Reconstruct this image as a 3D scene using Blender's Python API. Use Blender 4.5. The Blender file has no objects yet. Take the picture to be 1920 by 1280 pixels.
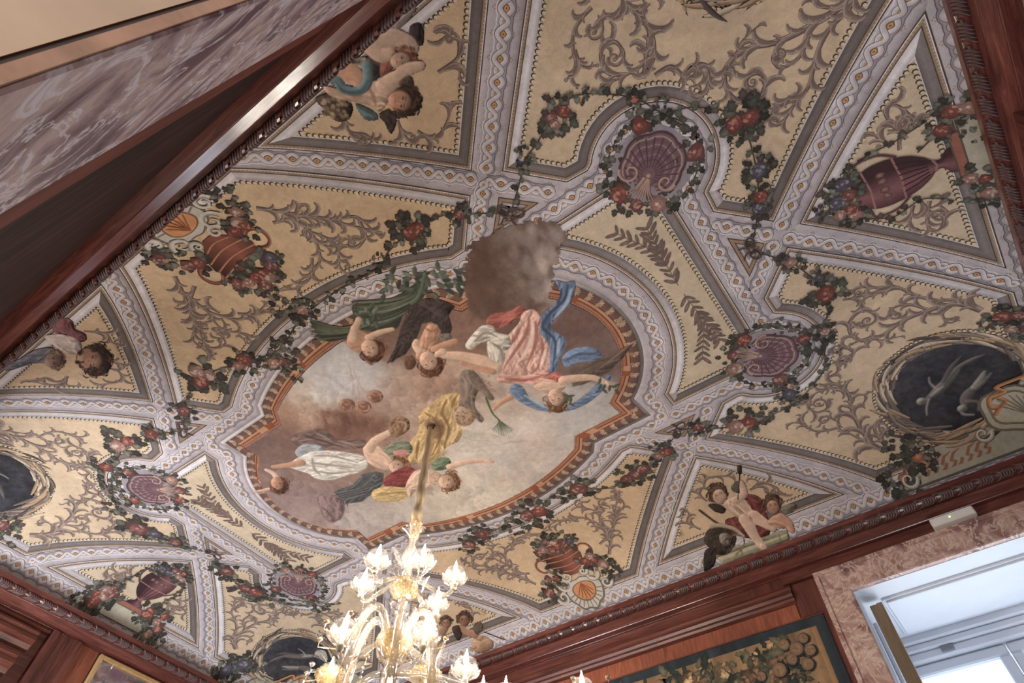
import bpy, bmesh, math, random
import numpy as np
from mathutils import Vector, Matrix
from mathutils.geometry import delaunay_2d_cdt
random.seed(7); RNG = np.random.default_rng(7)
SC = bpy.context.scene
COLL = SC.collection

# ------------------------------------------------------------------ camera (solved from the four cornice lines)
H = 3.5            # metres from the camera up to the cornice lip; plan units below are multiples of H
CZ = 1.6           # camera height above the floor
CU, CV, HU, HV = -.8225, .7309, 1.2247, .7296      # room centre from the camera, half sizes between the cornice lips
FPX = 1161.21
E1 = np.array([.80685094, -.47102018, -.35655512])  # long room axis in camera axes (right, down, forward)
E2 = np.array([.59032969, .6657549, .45637843])     # short room axis
UP = np.array([.02241487, -.57871444, .81522216])
RM = np.array([E1, E2, UP])
cam_d = bpy.data.cameras.new('camera'); cam = bpy.data.objects.new('camera', cam_d); COLL.objects.link(cam)
cam_d.sensor_width = 36; cam_d.lens = FPX/1920*36; cam_d.clip_start = .01; cam_d.clip_end = 200
ax, ay, az = RM @ [1, 0, 0], RM @ [0, -1, 0], RM @ [0, 0, -1]
cam.matrix_world = Matrix(((ax[0], ay[0], az[0], -CU*H), (ax[1], ay[1], az[1], -CV*H), (ax[2], ay[2], az[2], CZ), (0, 0, 0, 1)))
SC.camera = cam

# ------------------------------------------------------------------ world, daylight, exposure
world = bpy.data.worlds.new('world'); SC.world = world; world.use_nodes = True
bg = world.node_tree.nodes['Background']; bg.inputs['Color'].default_value = (.80, .88, 1, 1); bg.inputs['Strength'].default_value = 1.5
SC.view_settings.view_transform = 'Standard'; SC.view_settings.look = 'None'
SC.view_settings.exposure = 0.55; SC.view_settings.gamma = 1; SC.view_settings.use_curve_mapping = False
DAY = 200.0
def daylight(name, x0, x1, z0, z1, y, facing, power, col=(.93, .95, 1)):
    l = bpy.data.lights.new(name, 'AREA'); l.shape = 'RECTANGLE'; l.size = x1-x0; l.size_y = z1-z0
    l.energy = power; l.color = col
    o = bpy.data.objects.new(name, l); COLL.objects.link(o)
    o.location = ((x0+x1)/2, y, (z0+z1)/2); o.rotation_euler = (math.radians(90*facing), 0, 0)
    return o
# daylight of the far window, the opening by the camera and two assumed, unseen windows
daylight('daylight', .69*H, 1.12*H, 1.0, 3.9, (HV+.385)*H, -1, DAY*.33)
daylight('daylight', -1.12*H, -.69*H, 1.0, 3.9, (HV+.385)*H, -1, DAY*.33)
daylight('daylight', -1.10*H, -.70*H, .3, 3.9, -(HV+.385)*H, 1, DAY*1.7)  # assumed near-wall window, out of view; strongest daylight, added to light the ceiling
daylight('daylight', .72*H, 1.08*H, .3, 3.9, -(HV+.385)*H, 1, DAY*.22)

# ------------------------------------------------------------------ colour and material helpers
def lin(c):
    c = np.asarray(c, float)
    return np.where(c <= .04045, c/12.92, ((c+.055)/1.055)**2.4)
def rgb(r, g, b): return np.array([r, g, b], float)/255
class NT:
    def __init__(s, name):
        s.m = bpy.data.materials.new(name); s.m.use_nodes = True; s.t = s.m.node_tree; s.b = s.t.nodes['Principled BSDF']
        s.out = s.t.nodes['Material Output']
    def n(s, typ, **kw):
        o = s.t.nodes.new(typ)
        for k, v in kw.items():
            if k[0] == '_': o.inputs[k[1:].replace('_', ' ')].default_value = v
            else: setattr(o, k, v)
        return o
    def l(s, a, b): s.t.links.new(a, b)
    def noise(s, scale, detail=4, rough=.6, vec=None, dist=0):
        o = s.n('ShaderNodeTexNoise', _Scale=scale, _Detail=detail, _Roughness=rough, _Distortion=dist)
        if vec is not None: s.l(vec, o.inputs['Vector'])
        return o.outputs['Fac']
    def pos(s, scale=(1, 1, 1), obj=False):
        if obj:
            p = s.n('ShaderNodeTexCoord').outputs['Object']
        else: p = s.n('ShaderNodeNewGeometry').outputs['Position']
        m = s.n('ShaderNodeMapping'); m.inputs['Scale'].default_value = scale; s.l(p, m.inputs['Vector'])
        return m.outputs['Vector']
    def ramp(s, fac, stops):
        r = s.n('ShaderNodeValToRGB'); e = r.color_ramp.elements
        while len(e) < len(stops): e.new(.5)
        for i, (p, c) in enumerate(stops): e[i].position = p; e[i].color = (*lin(rgb(*c)), 1)
        s.l(fac, r.inputs['Fac']); return r.outputs['Color']
    def mul(s, a, b, fac=1, typ='MULTIPLY'):
        m = s.n('ShaderNodeMix', data_type='RGBA', blend_type=typ); m.inputs[0].default_value = fac
        for v, i in ((a, 6), (b, 7)):
            if isinstance(v, tuple): m.inputs[i].default_value = (*v, 1)
            else: s.l(v, m.inputs[i])
        return m.outputs[2]
    def mapr(s, v, a, b, c, d):
        m = s.n('ShaderNodeMapRange'); m.inputs[1].default_value = a; m.inputs[2].default_value = b; m.inputs[3].default_value = c; m.inputs[4].default_value = d
        s.l(v, m.inputs[0]); return m.outputs[0]
    def bump(s, h, strength, dist=.01):
        b = s.n('ShaderNodeBump', _Strength=strength, _Distance=dist); s.l(h, b.inputs['Height']); s.l(b.outputs[0], s.b.inputs['Normal'])
def gray(s, v):
    c = s.n('ShaderNodeCombineColor')
    for i in range(3): s.l(v, c.inputs[i])
    return c.outputs[0]

def fresco_mat():
    s = NT('fresco paint'); a = s.n('ShaderNodeAttribute', attribute_name='Col').outputs['Color']
    p = s.pos()
    big = s.mapr(s.noise(2.2, 7, .7, p, .8), .3, .7, .80, 1.12)
    mid = s.mapr(s.noise(16, 6, .75, p, .8), .3, .7, .84, 1.12)
    fin = s.mapr(s.noise(150, 3, .6, p), .3, .7, .93, 1.06)
    c = s.mul(a, gray(s, big)); c = s.mul(c, gray(s, mid)); c = s.mul(c, gray(s, fin))
    s.l(c, s.b.inputs['Base Color']); s.b.inputs['Roughness'].default_value = .9
    s.b.inputs['Specular IOR Level'].default_value = .2
    s.bump(s.noise(60, 4, .6, p), .12, .01); return s.m
def wood_mat(name, dark, mid, light, rough=.38, axis=0, scale=1.0):
    s = NT(name); sc = [9, 9, 9]; sc[axis] = .7
    v = s.pos([k*scale for k in sc])
    g = s.noise(3.0, 8, .7, v, 1.2)
    c = s.ramp(g, ((.25, dark), (.5, mid), (.78, light)))
    st = s.mapr(s.noise(1.3, 3, .5, s.pos()), .3, .7, .75, 1.12)
    c = s.mul(c, gray(s, st)); s.l(c, s.b.inputs['Base Color'])
    s.b.inputs['Roughness'].default_value = rough; s.bump(g, .12, .004)
    if rough > .6: s.b.inputs['Specular IOR Level'].default_value = .12
    if rough < .25: s.b.inputs['Coat Weight'].default_value = .5; s.b.inputs['Coat Roughness'].default_value = .20
    return s.m
def marble_mat(name, cols, vein, scale=1.0, dist=1.5, rough=.35):
    s = NT(name); p = s.pos((scale, scale, scale))
    n1 = s.noise(3.2, 8, .65, p, dist)
    c = s.ramp(n1, cols)
    w = s.n('ShaderNodeTexNoise', _Scale=4.5, _Detail=6, _Roughness=.6, _Distortion=2.2); s.l(p, w.inputs['Vector'])
    d = s.n('ShaderNodeMath', operation='SUBTRACT'); s.l(w.outputs['Fac'], d.inputs[0]); d.inputs[1].default_value = .5
    ab = s.n('ShaderNodeMath', operation='ABSOLUTE'); s.l(d.outputs[0], ab.inputs[0])
    m = s.n('ShaderNodeMix', data_type='RGBA'); s.l(s.mapr(ab.outputs[0], 0, .035, 1, 0), m.inputs[0])
    s.l(c, m.inputs[6]); m.inputs[7].default_value = (*lin(rgb(*vein)), 1)
    s.l(m.outputs[2], s.b.inputs['Base Color']); s.b.inputs['Roughness'].default_value = rough; s.b.inputs['Specular IOR Level'].default_value = .3; return s.m
def plain_mat(name, c, rough=.6, var=.1, scale=6, metal=0, bump=0):
    s = NT(name); n = s.noise(scale, 5, .6, s.pos())
    k = s.mapr(n, .3, .7, 1-var, 1+var)
    s.l(s.mul(tuple(lin(rgb(*c))), gray(s, k)), s.b.inputs['Base Color'])
    s.b.inputs['Roughness'].default_value = rough; s.b.inputs['Metallic'].default_value = metal
    if bump: s.bump(n, bump)
    return s.m
def emit_mat(name, c, st):
    s = NT(name); s.b.inputs['Base Color'].default_value = (*c, 1); s.b.inputs['Emission Color'].default_value = (*c, 1); s.b.inputs['Emission Strength'].default_value = st; return s.m
FRESCO = fresco_mat()
WOOD = wood_mat('mahogany along the long walls', (46, 22, 18), (98, 52, 42), (138, 80, 62), axis=0)
WOODY = wood_mat('mahogany along the short walls', (46, 22, 18), (98, 52, 42), (138, 80, 62), axis=1)
WOODZ = wood_mat('mahogany upright', (44, 21, 18), (92, 48, 40), (128, 74, 58), axis=2)
WOODR = wood_mat('lighter red mahogany', (92, 44, 30), (140, 78, 56), (172, 104, 78), axis=2, scale=1.6)
WOODC = wood_mat('varnished cornice mahogany along the long walls', (58, 27, 24), (104, 56, 48), (142, 86, 72), .20, axis=0)
WOODCY = wood_mat('varnished cornice mahogany along the short walls', (58, 27, 24), (104, 56, 48), (142, 86, 72), .20, axis=1)
CARVE = plain_mat('carved dark walnut', (78, 50, 46), .46, .3, 30)

# ------------------------------------------------------------------ object helpers
def mesh_obj(name, verts, faces, mat, parent=None, cols=None, smooth=False):
    me = bpy.data.meshes.new(name)
    if isinstance(faces, np.ndarray):
        nf, k = faces.shape
        me.vertices.add(len(verts)); me.vertices.foreach_set('co', np.asarray(verts, np.float32).ravel())
        me.loops.add(nf*k); me.loops.foreach_set('vertex_index', faces.astype(np.int32).ravel())
        me.polygons.add(nf); me.polygons.foreach_set('loop_start', np.arange(0, nf*k, k, dtype=np.int32))
        me.polygons.foreach_set('loop_total', np.full(nf, k, np.int32)); me.update(calc_edges=True)
    else:
        me.from_pydata([tuple(v) for v in verts], [], [tuple(f) for f in faces]); me.update()
    if cols is not None:
        ca = me.color_attributes.new('Col', 'FLOAT_COLOR', 'POINT')
        buf = np.ones((len(verts), 4), np.float32); buf[:, :3] = lin(np.clip(cols, 0, 1)); ca.data.foreach_set('color', buf.ravel())
    if smooth: me.polygons.foreach_set('use_smooth', np.ones(len(me.polygons), bool))
    me.materials.append(mat)
    o = bpy.data.objects.new(name, me); COLL.objects.link(o)
    if parent is not None: o.parent = parent
    return o
def empty(name, loc=(0, 0, 0)):
    o = bpy.data.objects.new(name, None); o.location = loc; COLL.objects.link(o); return o
def tag(o, label=None, cat=None, group=None, kind=None):
    for k, v in (('label', label), ('category', cat), ('group', group), ('kind', kind)):
        if v: o[k] = v
    return o
def keep(o, parent):      # parent while staying where it is
    o.parent = parent; o.matrix_parent_inverse = Matrix.Translation(parent.location).inverted(); return o
class MB:
    def __init__(s): s.v = []; s.f = []
    def box(s, x0, x1, y0, y1, z0, z1, M=None):
        b = len(s.v); q = [(x, y, z) for x in (x0, x1) for y in (y0, y1) for z in (z0, z1)]
        s.v += [tuple(M @ Vector(p)) for p in q] if M else q
        s.f += [tuple(b+i for i in f) for f in ((0, 1, 3, 2), (4, 6, 7, 5), (0, 4, 5, 1), (2, 3, 7, 6), (0, 2, 6, 4), (1, 5, 7, 3))]
    def bevbox(s, x0, x1, y0, y1, z0, z1, e=.005):
        bm = bmesh.new(); bmesh.ops.create_cube(bm, size=1)
        for v in bm.verts: v.co = ((x0+x1)/2+v.co.x*(x1-x0), (y0+y1)/2+v.co.y*(y1-y0), (z0+z1)/2+v.co.z*(z1-z0))
        bmesh.ops.bevel(bm, geom=bm.edges[:], offset=e, segments=1, affect='EDGES')
        b = len(s.v); bm.verts.index_update(); s.v += [tuple(v.co) for v in bm.verts]; s.f += [tuple(b+v.index for v in f.verts) for f in bm.faces]; bm.free()
    def grid(s, P):            # rows of points -> quads
        b = len(s.v); n = len(P[0])
        for r in P: s.v += [tuple(p) for p in r]
        for i in range(len(P)-1):
            for j in range(n-1): s.f.append((b+i*n+j, b+i*n+j+1, b+(i+1)*n+j+1, b+(i+1)*n+j))
    def lathe(s, prof, n=16, M=None, wob=None):
        P = []
        for k in range(n+1):
            a = 2*math.pi*k/n; row = []
            for i, (r, z) in enumerate(prof):
                rr = r*(wob(a, i/(len(prof)-1)) if wob else 1)
                p = Vector((rr*math.cos(a), rr*math.sin(a), z)); row.append(tuple(M @ p) if M else tuple(p))
            P.append(row)
        s.grid(P)
    def tube(s, pts, rad, n=8, M=None):
        pts = [Vector(p) for p in pts]; rad = rad if isinstance(rad, (list, tuple)) else [rad]*len(pts)
        P = []; up = Vector((.13, .2, .97))
        for i, p in enumerate(pts):
            t = (pts[min(i+1, len(pts)-1)]-pts[max(i-1, 0)]).normalized()
            a = t.cross(up); a = a.normalized() if a.length > 1e-4 else Vector((1, 0, 0)); b = t.cross(a).normalized()
            row = []
            for k in range(n+1):
                w = 2*math.pi*k/n; q = p+(a*math.cos(w)+b*math.sin(w))*rad[i]
                row.append(tuple(M @ q) if M else tuple(q))
            P.append(row)
        s.grid(P)
    def build(s, name, mat, parent=None, smooth=False, merge=False):
        o = mesh_obj(name, s.v, s.f, mat, parent, smooth=smooth)
        if merge:
            bm = bmesh.new(); bm.from_mesh(o.data); bmesh.ops.remove_doubles(bm, verts=bm.verts, dist=1e-5); bmesh.ops.recalc_face_normals(bm, faces=bm.faces); bm.to_mesh(o.data); bm.free()
        return o

# ------------------------------------------------------------------ the vault surface
RC, EC, ZS, HC = .30, .07, .968, .164
def vault_d(x, y):
    a, b = HU-np.abs(x), HV-np.abs(y); k = .10
    h = np.maximum(k-np.abs(a-b), 0)/k
    return np.minimum(a, b)-h*h*k*.25
def vault_z(x, y):
    d = np.maximum(vault_d(np.asarray(x, float), np.asarray(y, float)), -.0699)
    t = np.clip((RC-d)/(RC+EC), 0, 1)
    return ZS+HC*np.sqrt(np.maximum(0, 1-t*t))
def S(x, y, off=0.0):          # plan units -> metres, off = metres below the plaster
    x = np.asarray(x, float); y = np.asarray(y, float); e = .002
    zx = (vault_z(x+e, y)-vault_z(x-e, y))/(2*e); zy = (vault_z(x, y+e)-vault_z(x, y-e))/(2*e)
    n = np.sqrt(1+zx*zx+zy*zy)
    return np.stack([x*H+off*zx/n, y*H+off*zy/n, vault_z(x, y)*H+CZ-off/n], -1)
def un(P):                     # photograph pixels -> plan units on the vault
    P = np.atleast_2d(np.asarray(P, float)); r = np.stack([P[:, 0]-960, P[:, 1]-640, np.full(len(P), FPX)], 1) @ RM.T
    r = r/r[:, 2:3]; z = np.full(len(P), 1.1)
    for _ in range(45):
        x, y = r[:, 0]*z-CU, r[:, 1]*z-CV
        z = .5*z+.5*vault_z(np.clip(x, -HU-.069, HU+.069), np.clip(y, -HV-.069, HV+.069))
    return np.stack([r[:, 0]*z-CU, r[:, 1]*z-CV], 1)
LAY = .00045

# ------------------------------------------------------------------ vector paint on the vault
def resample(P, step, closed=False):
    P = np.asarray(P, float)
    if closed: P = np.vstack([P, P[:1]])
    out = []
    for a, b in zip(P[:-1], P[1:]):
        d = float(vault_d(*((a+b)/2))); st = step if d > .15 else min(step, .008)
        n = max(1, int(math.ceil(np.hypot(*(b-a))/st)))
        for i in range(n): out.append(a+(b-a)*i/n)
    if not closed: out.append(P[-1])
    return np.array(out)
def smooth_path(P, per=6, closed=False):
    P = np.asarray(P, float); n = len(P); out = []
    rng = range(n) if closed else range(n-1)
    for i in rng:
        if closed: p0, p1, p2, p3 = P[i-1], P[i], P[(i+1) % n], P[(i+2) % n]
        else: p0, p1, p2, p3 = P[max(i-1, 0)], P[i], P[i+1], P[min(i+2, n-1)]
        for k in range(per):
            t = k/per; out.append(.5*(2*p1+(p2-p0)*t+(2*p0-5*p1+4*p2-p3)*t*t+(3*p1-p0-3*p2+p3)*t**3))
    if not closed: out.append(P[-1])
    return np.array(out)
class Paint:
    def __init__(s): s.x = []; s.o = []; s.c = []; s.f = []; s.nv = 0; s.k = 0
    def add(s, xy, lay, cols, faces):
        xy = np.asarray(xy, float); n = len(xy); s.x.append(xy); s.k += 1; s.o.append(np.full(n, lay*LAY+(s.k % 40)*1e-5))
        c = np.asarray(cols, float); s.c.append(np.broadcast_to(c, (n, 3)))
        f = np.asarray(faces, int)
        if f.shape[1] == 4: f = np.vstack([f[:, [0, 1, 2]], f[:, [0, 2, 3]]])
        s.f.append(f+s.nv); s.nv += n
    def strip(s, A, B, lay, ca, cb, closed=False):
        n = len(A); xy = np.vstack([A, B]); ca = np.broadcast_to(np.asarray(ca, float), (n, 3)); cb = np.broadcast_to(np.asarray(cb, float), (n, 3))
        i = np.arange(n if closed else n-1); j = (i+1) % n
        s.add(xy, lay, np.vstack([ca, cb]), np.stack([i, j, j+n, i+n], 1))
    def ribbon(s, P, w, lay, c, cl=None, cr=None):     # w: half width (scalar / array); optional edge colours
        P = np.asarray(P, float); n = len(P)
        if n < 2: return
        T = np.gradient(P, axis=0); L = np.hypot(T[:, 0], T[:, 1])[:, None]; T = T/np.maximum(L, 1e-9); N = np.stack([-T[:, 1], T[:, 0]], 1)
        w = np.broadcast_to(np.asarray(w, float), (n,))[:, None]
        if cl is None: s.strip(P+N*w, P-N*w, lay, c, c)
        else: s.strip(P+N*w, P, lay, cl, c); s.strip(P, P-N*w, lay, c, cr)
    def disc(s, c, r, lay, col, n=7, col2=None, asp=1, ang=0, jag=0):
        a = np.arange(n)*2*math.pi/n; rr = r*(1+jag*(RNG.random(n)-.5)*2)
        x = rr*np.cos(a); y = rr*asp*np.sin(a); ca, sa = math.cos(ang), math.sin(ang)
        xy = np.vstack([[c], np.stack([c[0]+x*ca-y*sa, c[1]+x*sa+y*ca], 1)])
        i = np.arange(n)
        cols = np.vstack([[col], np.broadcast_to(np.asarray(col if col2 is None else col2, float), (n, 3))])
        s.add(xy, lay, cols, np.stack([np.zeros(n, int), i+1, (i+1) % n+1], 1))
    def fill(s, poly, lay, col, grid=.02, colf=None):
        poly = np.asarray(poly, float); lo, hi = poly.min(0), poly.max(0)
        gx = np.arange(lo[0]+grid/2, hi[0], grid); gy = np.arange(lo[1]+grid/2, hi[1], grid)
        G = np.stack(np.meshgrid(gx, gy), -1).reshape(-1, 2)
        if len(G): G = G[inside(G, poly) & (edge_dist(G, poly)[0] > grid*.35)]
        V = [Vector(p) for p in np.vstack([poly, G])]
        n = len(poly); r = delaunay_2d_cdt(V, [(i, (i+1) % n) for i in range(n)], [], 0, 1e-7)
        v = np.array([tuple(p) for p in r[0]]); f = np.array([t for t in r[2]], int)
        cen = v[f].mean(1); f = f[inside(cen, poly)]
        s.add(v, lay, col if colf is None else colf(v), f)
    def build(s, name, parent, mat=None):
        if not s.nv: return None
        x = np.vstack(s.x); o = np.concatenate(s.o); c = np.vstack(s.c); f = np.vstack(s.f)
        co = S(x[:, 0], x[:, 1], o)
        # faces must look down into the room
        a, b, d = x[f[:, 0]], x[f[:, 1]], x[f[:, 2]]
        cr = (b[:, 0]-a[:, 0])*(d[:, 1]-a[:, 1])-(b[:, 1]-a[:, 1])*(d[:, 0]-a[:, 0])
        f = np.where((cr > 0)[:, None], f[:, ::-1], f)
        return mesh_obj(name, co, f, mat or FRESCO, parent, cols=c)
def inside(P, poly):
    P = np.asarray(P, float); r = np.zeros(len(P), bool); a = poly; b = np.roll(poly, -1, 0)
    for (x1, y1), (x2, y2) in zip(a, b):
        if y1 == y2: continue
        c = ((y1 > P[:, 1]) != (y2 > P[:, 1])) & (P[:, 0] < (x2-x1)*(P[:, 1]-y1)/(y2-y1)+x1); r ^= c
    return r
def edge_dist(P, poly, closed=True):
    P = np.asarray(P, float); best = np.full(len(P), 1e9); nx = np.zeros((len(P), 2)); par = np.zeros(len(P))
    B = np.roll(poly, -1, 0) if closed else poly[1:]
    for i, (a, b) in enumerate(zip(poly, B)):
        ab = b-a; L = ab@ab
        t = np.clip(((P-a)@ab)/max(L, 1e-12), 0, 1); q = a+t[:, None]*ab; d = np.hypot(*(P-q).T); m = d < best
        best[m] = d[m]; nx[m] = q[m]; par[m] = i+t[m]
    return best, nx, par
def offset_poly(P, d):         # closed polygon, mitred inward offset (inward = left for counter-clockwise)
    P = np.asarray(P, float); A = np.roll(P, 1, 0); B = np.roll(P, -1, 0)
    t1 = P-A; t1 /= np.maximum(np.hypot(t1[:, 0], t1[:, 1])[:, None], 1e-9); t2 = B-P; t2 /= np.maximum(np.hypot(t2[:, 0], t2[:, 1])[:, None], 1e-9)
    n1 = np.stack([-t1[:, 1], t1[:, 0]], 1); n2 = np.stack([-t2[:, 1], t2[:, 0]], 1)
    m = n1+n2; k = np.maximum((m*n1).sum(1), .25)
    return P+m/k[:, None]*d, (m/np.maximum(np.hypot(m[:, 0], m[:, 1])[:, None], 1e-9))
def ccw(P):
    P = np.asarray(P, float); a = (P[:, 0]*np.roll(P[:, 1], -1)-np.roll(P[:, 0], -1)*P[:, 1]).sum()
    return P if a > 0 else P[::-1].copy()
def arc(c, r, a0, a1, n): return [(c[0]+r*math.cos(math.radians(a0+(a1-a0)*i/n)), c[1]+r*math.sin(math.radians(a0+(a1-a0)*i/n))) for i in range(n+1)]
def mir(P, sx, sy): return np.asarray(P, float)*np.array([sx, sy])
# ================================================================== the vaulted ceiling and its painted framework
LILAC = rgb(188, 178, 181); WHITE = rgb(224, 216, 216); DGREY = rgb(118, 108, 104); MGREY = rgb(150, 140, 138)
BROWN = rgb(158, 134, 112); DLINE = rgb(84, 68, 60); OCHRE = rgb(208, 180, 148); OCHRE2 = rgb(204, 184, 158)
LDIR = np.array([.29, .957])
def axis_lines(h):
    c = [-h-.0695]; x = -h-.0695
    while x < 0:
        d = h+x; x += .0035 if d < -.05 else .007 if d < .12 else .012 if d < .32 else .03
        c.append(min(x, 0))
    c = sorted(set(round(v, 6) for v in c)); return np.array(c+[-v for v in c[::-1] if v < 0])
gx, gy = axis_lines(HU), axis_lines(HV)
X, Y = np.meshgrid(gx, gy); co = S(X.ravel(), Y.ravel(), 0)
nx_, ny_ = len(gx), len(gy); ii = (np.arange(ny_-1)[:, None]*nx_+np.arange(nx_-1)[None]).ravel()
ceiling = mesh_obj('ceiling', co, np.stack([ii, ii+nx_, ii+nx_+1, ii+1], 1), FRESCO, cols=np.broadcast_to(LILAC, (len(co), 3)), smooth=True)
tag(ceiling, 'coved plaster ceiling painted with lilac grey framework, ochre panels and a sky scene', kind='structure')

QUADS = ((1, 1), (1, -1), (-1, 1), (-1, -1))
M0 = np.array([.777, .27])
P1 = ccw([(.236, .727), (.758, .727), (.4975, .4595)])
_a = arc((0, -.284), .712, 61, 119, 22)
P2 = ccw([(.168, .733), (.4645, .421), (.383, .335), (.348, .336)]+_a+[(-.348, .336), (-.383, .335), (-.4645, .421), (-.168, .733)])
P3 = ccw([(.9536, 0), (1.2265, .268), (1.2265, -.268)])
P4 = ccw([(.914, .035), (1.227, .335), (1.227, .728), (.842, .728), (.545, .424), (.631, .336), (.674, .332)]+arc(M0, .114, 143, -58, 26)+[(.830, .166), (.828, .121)])
P5 = ccw(arc((.317, 0), .319, -47.6, 47.6, 26)+[(.533, .277), (.772, .277), (.772, -.277), (.533, -.277)])
P6a = ccw([(.453, .333), (.562, .333), (.5075, .386)])
P6b = ccw([(.826, -.052), (.826, .052), (.880, 0)])
def fullsym(q): # quadrant path from +u axis to +v axis -> closed curve
    q = [tuple(p) for p in q]; r = q+[(-x, y) for x, y in q[::-1]]; r = r+[(-x, -y) for x, y in q[::-1]]+[(x, -y) for x, y in q]
    r2 = []
    for a, b, c in ((q, 1, 1), (q[::-1], -1, 1), (q, -1, -1), (q[::-1], 1, -1)): r2 += [(x*b, y*c) for x, y in a]
    out = [r2[0]]
    for p in r2[1:]:
        if abs(p[0]-out[-1][0])+abs(p[1]-out[-1][1]) > 1e-6: out.append(p)
    if abs(out[0][0]-out[-1][0])+abs(out[0][1]-out[-1][1]) < 1e-6: out.pop()
    return ccw(out)
P0 = fullsym(arc((.317, 0), .254, 0, 54, 14)+[(.474, .275), (.312, .278)]+arc((0, -.284), .657, 63.4, 90, 14))

def rings(P, offs, step=.03):      # offset the corner polygon first, then sample every ring alike
    P = np.asarray(P, float); C = [offset_poly(P, d)[0] for d in offs]; n = len(P); cnt = []
    for i in range(n):
        a, b = P[i], P[(i+1) % n]; d = float(vault_d(*((a+b)/2))); e = min(float(vault_d(*a)), float(vault_d(*b)), d)
        cnt.append(max(1, int(math.ceil(np.hypot(*(b-a))/(step if e > .15 else .008)))))
    out = []
    for c in C:
        r = []
        for i in range(n):
            a, b = c[i], c[(i+1) % n]
            for k in range(cnt[i]): r.append(a+(b-a)*k/cnt[i])
        out.append(np.array(r))
    return out
def ring_line(pt, P, d, w, lay, c):
    a, b = rings(P, (d-w, d+w)); pt.strip(a, b, lay, c, c, True)
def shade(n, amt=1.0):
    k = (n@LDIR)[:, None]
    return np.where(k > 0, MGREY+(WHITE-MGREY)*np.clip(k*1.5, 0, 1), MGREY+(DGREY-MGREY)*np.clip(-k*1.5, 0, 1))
def moulding(pt, P, widths=(.0075, .0015, .0165, .0018), L0=2):
    # segment normals drive the painted light; corners are split so both faces keep their own tone
    P_ = P; P = rings(P, (0,))[0]; A, B = P, np.roll(P, -1, 0); t = B-A; t /= np.maximum(np.hypot(t[:, 0], t[:, 1])[:, None], 1e-9); segn = np.stack([-t[:, 1], t[:, 0]], 1)
    offs = [-.012, 0, widths[0], widths[0]+widths[1], widths[0]+widths[1]+widths[2]*.45, sum(widths[:3]), sum(widths)]
    R = rings(P_, offs)
    n = len(P); i = np.arange(n); j = (i+1) % n
    sh = shade(segn); opp = shade(-segn)
    def seg(k, ca, cb, lay):
        xy = np.empty((n*4, 2)); xy[0::4] = R[k][i]; xy[1::4] = R[k][j]; xy[2::4] = R[k+1][j]; xy[3::4] = R[k+1][i]
        c = np.empty((n*4, 3)); c[0::4] = ca; c[1::4] = ca; c[2::4] = cb; c[3::4] = cb
        pt.add(xy, lay, c, np.arange(n*4).reshape(n, 4))
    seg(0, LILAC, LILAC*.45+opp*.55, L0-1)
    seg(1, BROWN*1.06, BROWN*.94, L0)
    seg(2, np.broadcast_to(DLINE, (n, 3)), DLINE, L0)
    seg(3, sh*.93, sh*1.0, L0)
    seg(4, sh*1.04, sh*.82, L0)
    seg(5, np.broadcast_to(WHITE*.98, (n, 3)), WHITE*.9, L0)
    return R
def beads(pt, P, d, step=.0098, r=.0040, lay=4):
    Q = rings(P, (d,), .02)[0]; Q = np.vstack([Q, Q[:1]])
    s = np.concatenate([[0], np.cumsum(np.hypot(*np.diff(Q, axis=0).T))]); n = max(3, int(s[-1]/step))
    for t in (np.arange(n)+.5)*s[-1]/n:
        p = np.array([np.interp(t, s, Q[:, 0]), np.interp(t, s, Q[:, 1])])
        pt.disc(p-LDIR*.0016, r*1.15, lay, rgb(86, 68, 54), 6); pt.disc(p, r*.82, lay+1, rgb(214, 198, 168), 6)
def dots_on(pt, R, step=.0062, lay=5):
    Q = np.vstack([(R[1]+R[2])/2, ((R[1]+R[2])/2)[:1]]); s = np.concatenate([[0], np.cumsum(np.hypot(*np.diff(Q, axis=0).T))])
    for t in np.arange(0, s[-1], step):
        p = np.array([np.interp(t, s, Q[:, 0]), np.interp(t, s, Q[:, 1])]); pt.disc(p, .0017, lay, rgb(186, 168, 146), 4)

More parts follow.
